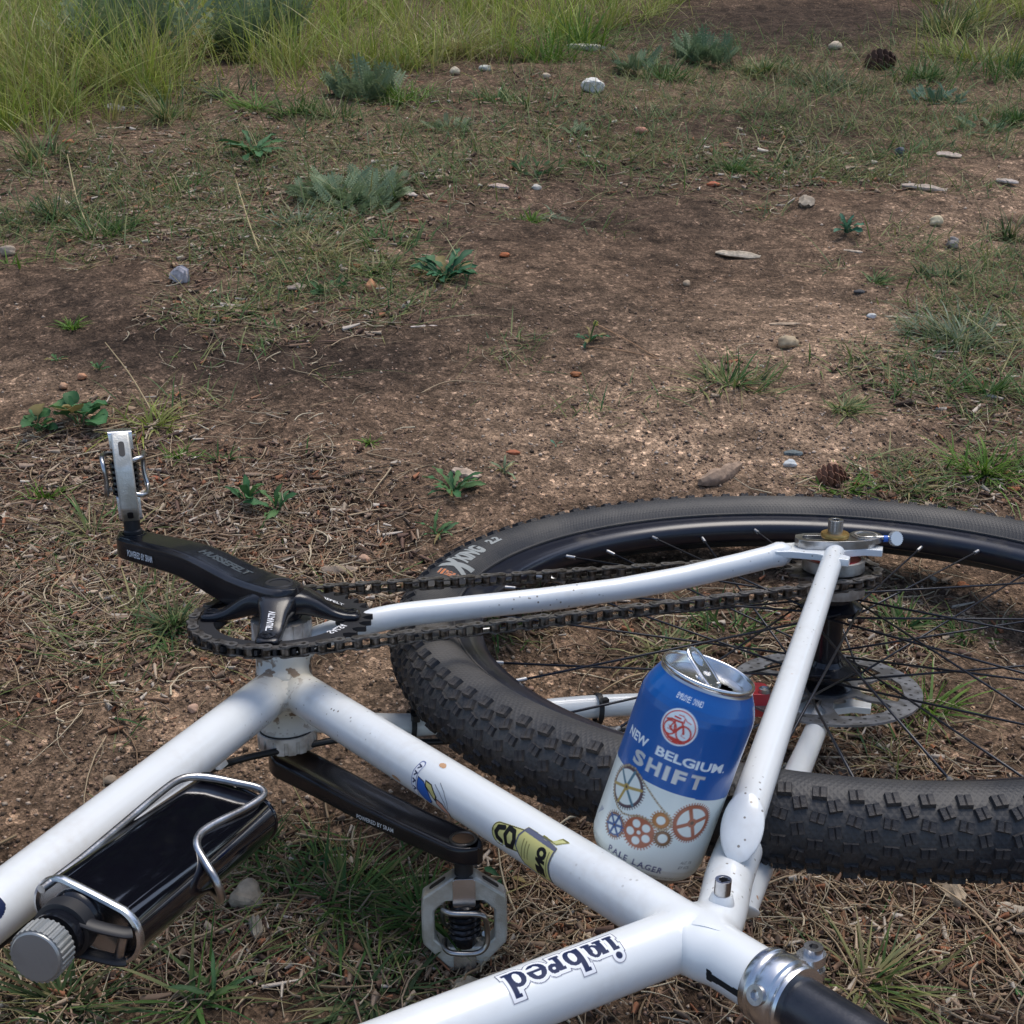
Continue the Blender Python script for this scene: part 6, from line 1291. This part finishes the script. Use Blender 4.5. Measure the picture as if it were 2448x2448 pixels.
ch('narrow grey splinter right of the flask', 484, 1755, 22, 62, (.32, .28, .22), .25)
ch('fibrous pale bark chip below the rear tyre', 1795, 1690, 36, 74, (.42, .33, .23), .2)
ch('second pale bark piece beside the fibrous one', 1770, 1672, 26, 50, (.38, .30, .22), .5)
ch('split grey wood shred at the right edge', 1915, 1718, 66, 26, (.42, .36, .28), -.3)
ch('dark bark strip lying inside the wheel next to the left stay', 1590, 1462, 110, 24, (.07, .06, .055), .35, thick=.5)
ch('brown bark piece right of the lower pedal', 1065, 1665, 90, 26, (.28, .19, .11), -.1, thick=.5)
ch('pale crumbly clod near the bottom, left of the top tube', 880, 1862, 48, 40, (.42, .36, .27), .2, thick=.6)
ch('tan chip below the pale lying clump at right', 1790, 295, 46, 20, (.50, .40, .32), -.6)
ch('short light stick on the path at far right', 2000 - 300, 600, 60, 8, (.42, .34, .26), -.2)
ch('tan flake in the dry grass left of centre', 560, 545, 36, 22, (.38, .30, .24), .4)
ch('small stick on the sand, left of the big patch', 1480, 612, 60, 9, (.45, .33, .22), .1)
ch('white chip near the right edge by the tan sliver', 1900, 345, 40, 18, (.48, .40, .34), -.4)
ch('short chip on the path under the blue green weed', 1580, 598 - 150 + 155 - 6, 32, 10, (.42, .34, .25), -.3) if False else None
ch('pale stub below the blue green weed on the path', 1608, 488 - 12, 38, 12, (.46, .37, .28), -.3)
for i, (u, v, c_, l) in enumerate([(952, 483, (.40, .12, .04), 'rust orange leaf flake at centre, on the dark soil'), (1086, 720 - 12, (.34, .13, .05), 'rust leaf flake by the budding weed'), (670, 690 - 5 - 180, (.30, .10, .04), 'red brown flake beside the dry patch'), (968, 856, (.36, .11, .05), 'red flake on sand above the tyre'), (1345, 350, (.45, .12, .06), 'red flake at the edge of the pale lying clump'), (1815, 1105, (.4, .14, .05), 'rust flake near the right edge inside the wheel'), (1555, 1190 - 85, (.42, .10, .03), 'rust red leaf piece behind the chain near the hub'), (1650, 1268 - 8, (.50, .13, .03), 'bright orange leaf curl between hub and brake disc'), (1912, 930 - 5, (.40, .14, .06), 'orange flake at the right edge behind the tyre'), (585, 1008 - 12, (.34, .12, .05), 'rust flake right of the broad leaved pair'), (290, 905, (.34, .10, .05), 'red flake above the crank arm'), (130, 600 - 330, (.38, .14, .06), 'rust flake under the meadow edge at left')]):
    stone('leaf_flake', l, 'leaf flake', u, v, 22, 12, c_, 11 + i, flat=.45, ang=True, group='rust coloured leaf flakes')
# fallen cones
def cone(label, u, v, wp, dark=1.0):
    p, s = psize(u, v); R_ = wp * s / 2; e = empty('pine_cone'); e.location = (p[0], p[1], p[2] - R_ * .45); tag(e, label, 'pine cone')
    mc_ = mat('cone_brown', (.13 * dark, .06 * dark, .035 * dark), .8); g = G(); g.add(*lathe([(.1, -R_ * 1000 * 1.1), (R_ * 500, -R_ * 700), (R_ * 700, 0), (R_ * 450, R_ * 800), (.1, R_ * 1200)], (0, 0, R_ * 700), (1, .4, .2), 14)); core = g.build('cone_core', mc_, e)
    sc = None; ax_ = unit((1, .4, .2)); fa, fb = frame(ax_)
    for k_ in range(46):
        t = k_ / 45; h = -R_ * 1000 + t * R_ * 2100; r = R_ * 700 * math.sin(PI * min(max(t * .85 + .12, 0), 1)); a = k_ * 2.4; o_ = (fa * math.cos(a) + fb * math.sin(a)); c = np.array([0, 0, R_ * 700]) + ax_ * h + o_ * r * .9
        if sc is None:
            V, F = plate([(-.5, 0), (.5, 0), (.62, .5), (.3, .95), (-.3, .95), (-.62, .5)], [], -.07, .07); ob = new_mesh('scale', V, F, mc_, None, False); sc = ob.data; bpy.data.objects.remove(ob)
        o = bpy.data.objects.new('scale', sc); COL.objects.link(o); o.parent = e; y_ = unit(o_ + ax_ * .5); x_ = unit(np.cross(y_, ax_)); z_ = np.cross(x_, y_); q = R_ * .62; mm = Matrix.Identity(4)
        for i in range(3): mm[i][0] = x_[i] * q; mm[i][1] = y_[i] * q; mm[i][2] = z_[i] * q; mm[i][3] = c[i] * .001
        o.matrix_local = mm
cone('dark brown pine cone in the grass near the top right', 1655, 126, 46, .55)
cone('dull brown open cone half hidden behind the rear tyre', 1562, 907, 46, 1.5)
# single long stalks that stand out
def stalk(label, pts, w, col, lifts, name='dry_stalk'):
    P = []; 
    for (u, v), l in zip(pts, lifts): p, s = psize(u, v); P.append([p[0], p[1], float(ghz(p[0], p[1])) + l])
    P = smooth_path(np.array(P), 6); o_ = P[0].copy(); V, F = sweep(P - o_, np.linspace(w, w * .5, len(P)), 6); o = new_mesh(name, V, F, M['straw'], cols=np.tile(col, (len(V), 1))); o.location = o_; tag(o, label, 'dry stalk', 'dry stalks lying on the dirt')
TN = (.44, .33, .21); OR_ = (.42, .25, .14)
stalk('long reddish needle below the budding weed, upper of two', [(1120, 610), (1185, 645), (1243, 679)], .0010, OR_, (.004, .004, .002))
stalk('long reddish needle below the budding weed, lower of two', [(1085, 655), (1170, 662), (1243, 679)], .0010, OR_, (.003, .002, .002))
stalk('curved pale needle on the path left of centre', [(795, 745), (850, 725), (945, 728)], .0009, TN, (.003, .005, .002))
stalk('forked dry needle on the sand, longer fork', [(690, 858), (750, 872), (800, 884)], .0008, TN, (.002, .003, .002))
stalk('dry seed stalk standing behind the upper pedal', [(292, 790), (250, 735), (205, 690)], .0014, (.36, .28, .16), (.004, .02, .035))
stalk('thick dry stalk leaning in the clump left of centre', [(490, 480), (468, 430), (447, 365)], .0018, (.42, .34, .18), (.004, .02, .03))
stalk('dry stalk in the clump near the left edge', [(180, 455), (150, 400), (132, 325)], .0018, (.42, .35, .20), (.004, .02, .04))
stalk('dry stalk at the right of the lower right grass clump', [(1930, 1870), (1830, 1755), (1735, 1660)], .0011, TN, (.01, .02, .004))
stalk('pale needle on the sand left of the path', [(540, 850), (600, 838), (640, 820)], .0009, TN, (.002, .003, .004))
stalk('thick pale straw across the sand behind the tyre', [(1500, 1015 - 95), (1570, 900), (1690, 905)], .0012, (.46, .37, .24), (.003, .006, .003))
stalk('dry stalk crossing the grass left of the lower pedal', [(560, 1590), (660, 1610), (760, 1570)], .0010, TN, (.008, .014, .006))
stalk('bleached straw bent over the litter at the bottom right', [(1400, 1700), (1500, 1660), (1630, 1690)], .0009, TN, (.004, .004, .003))
# loose cable end with its silver crimp, inside the wheel
def cable_end():
    Q = [gpt(1475, 1412), gpt(1530, 1400), gpt(1585, 1395)]; P = smooth_path(np.array([[q[0], q[1], q[2] + l] for q, l in zip(Q, (.03, .035, .034))]), 6); o_ = P[0].copy(); e = empty('cable_end'); e.location = o_; tag(e, 'thin brake cable end with silver crimp sticking out inside the rear wheel', 'cable')
    V, F = sweep(P - o_, .0009, 8); new_mesh('cable_wire', V, F, M['steel'], e)
    d = unit(P[-1] - P[-3]); V, F = lathe([(.001, -.002), (.0019, 0), (.0019, .013), (.0012, .015)], P[-1] - o_, d, 12); new_mesh('cable_crimp', V, F, M['nipple'], e)
cable_end()

# ------------------------------------------------------------------ pines round the clearing (their crowns darken what the glossy things mirror)
M['needle'] = attrmat('pine_needles', .7); M['trunk'] = mat('pine_bark', (.12, .07, .045), .9, namt=.5, nscale=6, bump=1, bscale=12)
def pine(label, x, y, H, seed):
    r_ = np.random.default_rng(seed); e = empty('pine_tree'); z0 = float(hgt(x, y)); e.location = (x, y, z0); tag(e, label, 'tree', 'pines round the clearing')
    n_ = 7; P = np.stack([r_.normal(0, .06, n_), r_.normal(0, .06, n_), np.linspace(0, H, n_)], 1); P[0, :2] = 0; V, F = sweep(P, np.linspace(.24, .03, n_), 12); new_mesh('trunk', V, F, M['trunk'], e)
    nb = 260; t = r_.random(nb) ** .8; zb = H * (.10 + .88 * t); R_ = (1 - t) * H * .26 + .35; a = r_.uniform(0, 2 * PI, nb); V = []; F = []; C = []; c0 = np.array([(.03, .055, .022), (.045, .075, .03), (.06, .085, .035)])
    m_ = 34; tt = r_.random((nb, m_)) ** .6; rad = tt * R_[:, None]; ang = a[:, None] + r_.normal(0, .13, (nb, m_)); c = np.stack([np.cos(ang) * rad, np.sin(ang) * rad, zb[:, None] - rad * .22 + r_.normal(0, .07, (nb, m_))], -1).reshape(-1, 3)
    k = len(c); d = r_.normal(0, 1, (k, 3)); d /= np.linalg.norm(d, axis=1)[:, None]; q = np.cross(d, r_.normal(0, 1, (k, 3))); q /= np.linalg.norm(q, axis=1)[:, None]; s = r_.uniform(.10, .24, k)[:, None]
    V = np.stack([c - d * s - q * s * .45, c - d * s + q * s * .45, c + d * s + q * s * .45, c + d * s - q * s * .45], 1).reshape(-1, 3); F = np.arange(k * 4).reshape(-1, 4)
    new_mesh('crown', V, F, M['needle'], e, smooth=False, cols=np.repeat(c0[r_.integers(0, 3, k)], 4, 0))
TR = [(-6.5, 7.5, 8.5), (-3.6, 9.6, 10.5), (-.6, 10.6, 9.8), (2.6, 9.9, 11), (5.6, 9.0, 9.5), (8.4, 6.4, 9), (-9.0, 3.5, 9), (9.6, 2.0, 8.5), (.8, 13.5, 12.5), (-5.4, 12.2, 12), (6.4, 12.6, 12)]
TL = ['beyond the meadow at far left', 'beyond the meadow, left of the view axis', 'straight ahead beyond the meadow, nearest row', 'beyond the meadow, just right of the view axis', 'beyond the meadow at right', 'to the right of the clearing, front', 'to the left of the clearing, beside the path', 'to the right of the clearing, level with the bicycle', 'straight ahead in the far row', 'far row at the left', 'far row at the right']
for i, (x_, y_, h_) in enumerate(TR): pine('dark green pine ' + TL[i], x_ * 1.3, y_ * 1.3, h_ * 1.02, 100 + i)
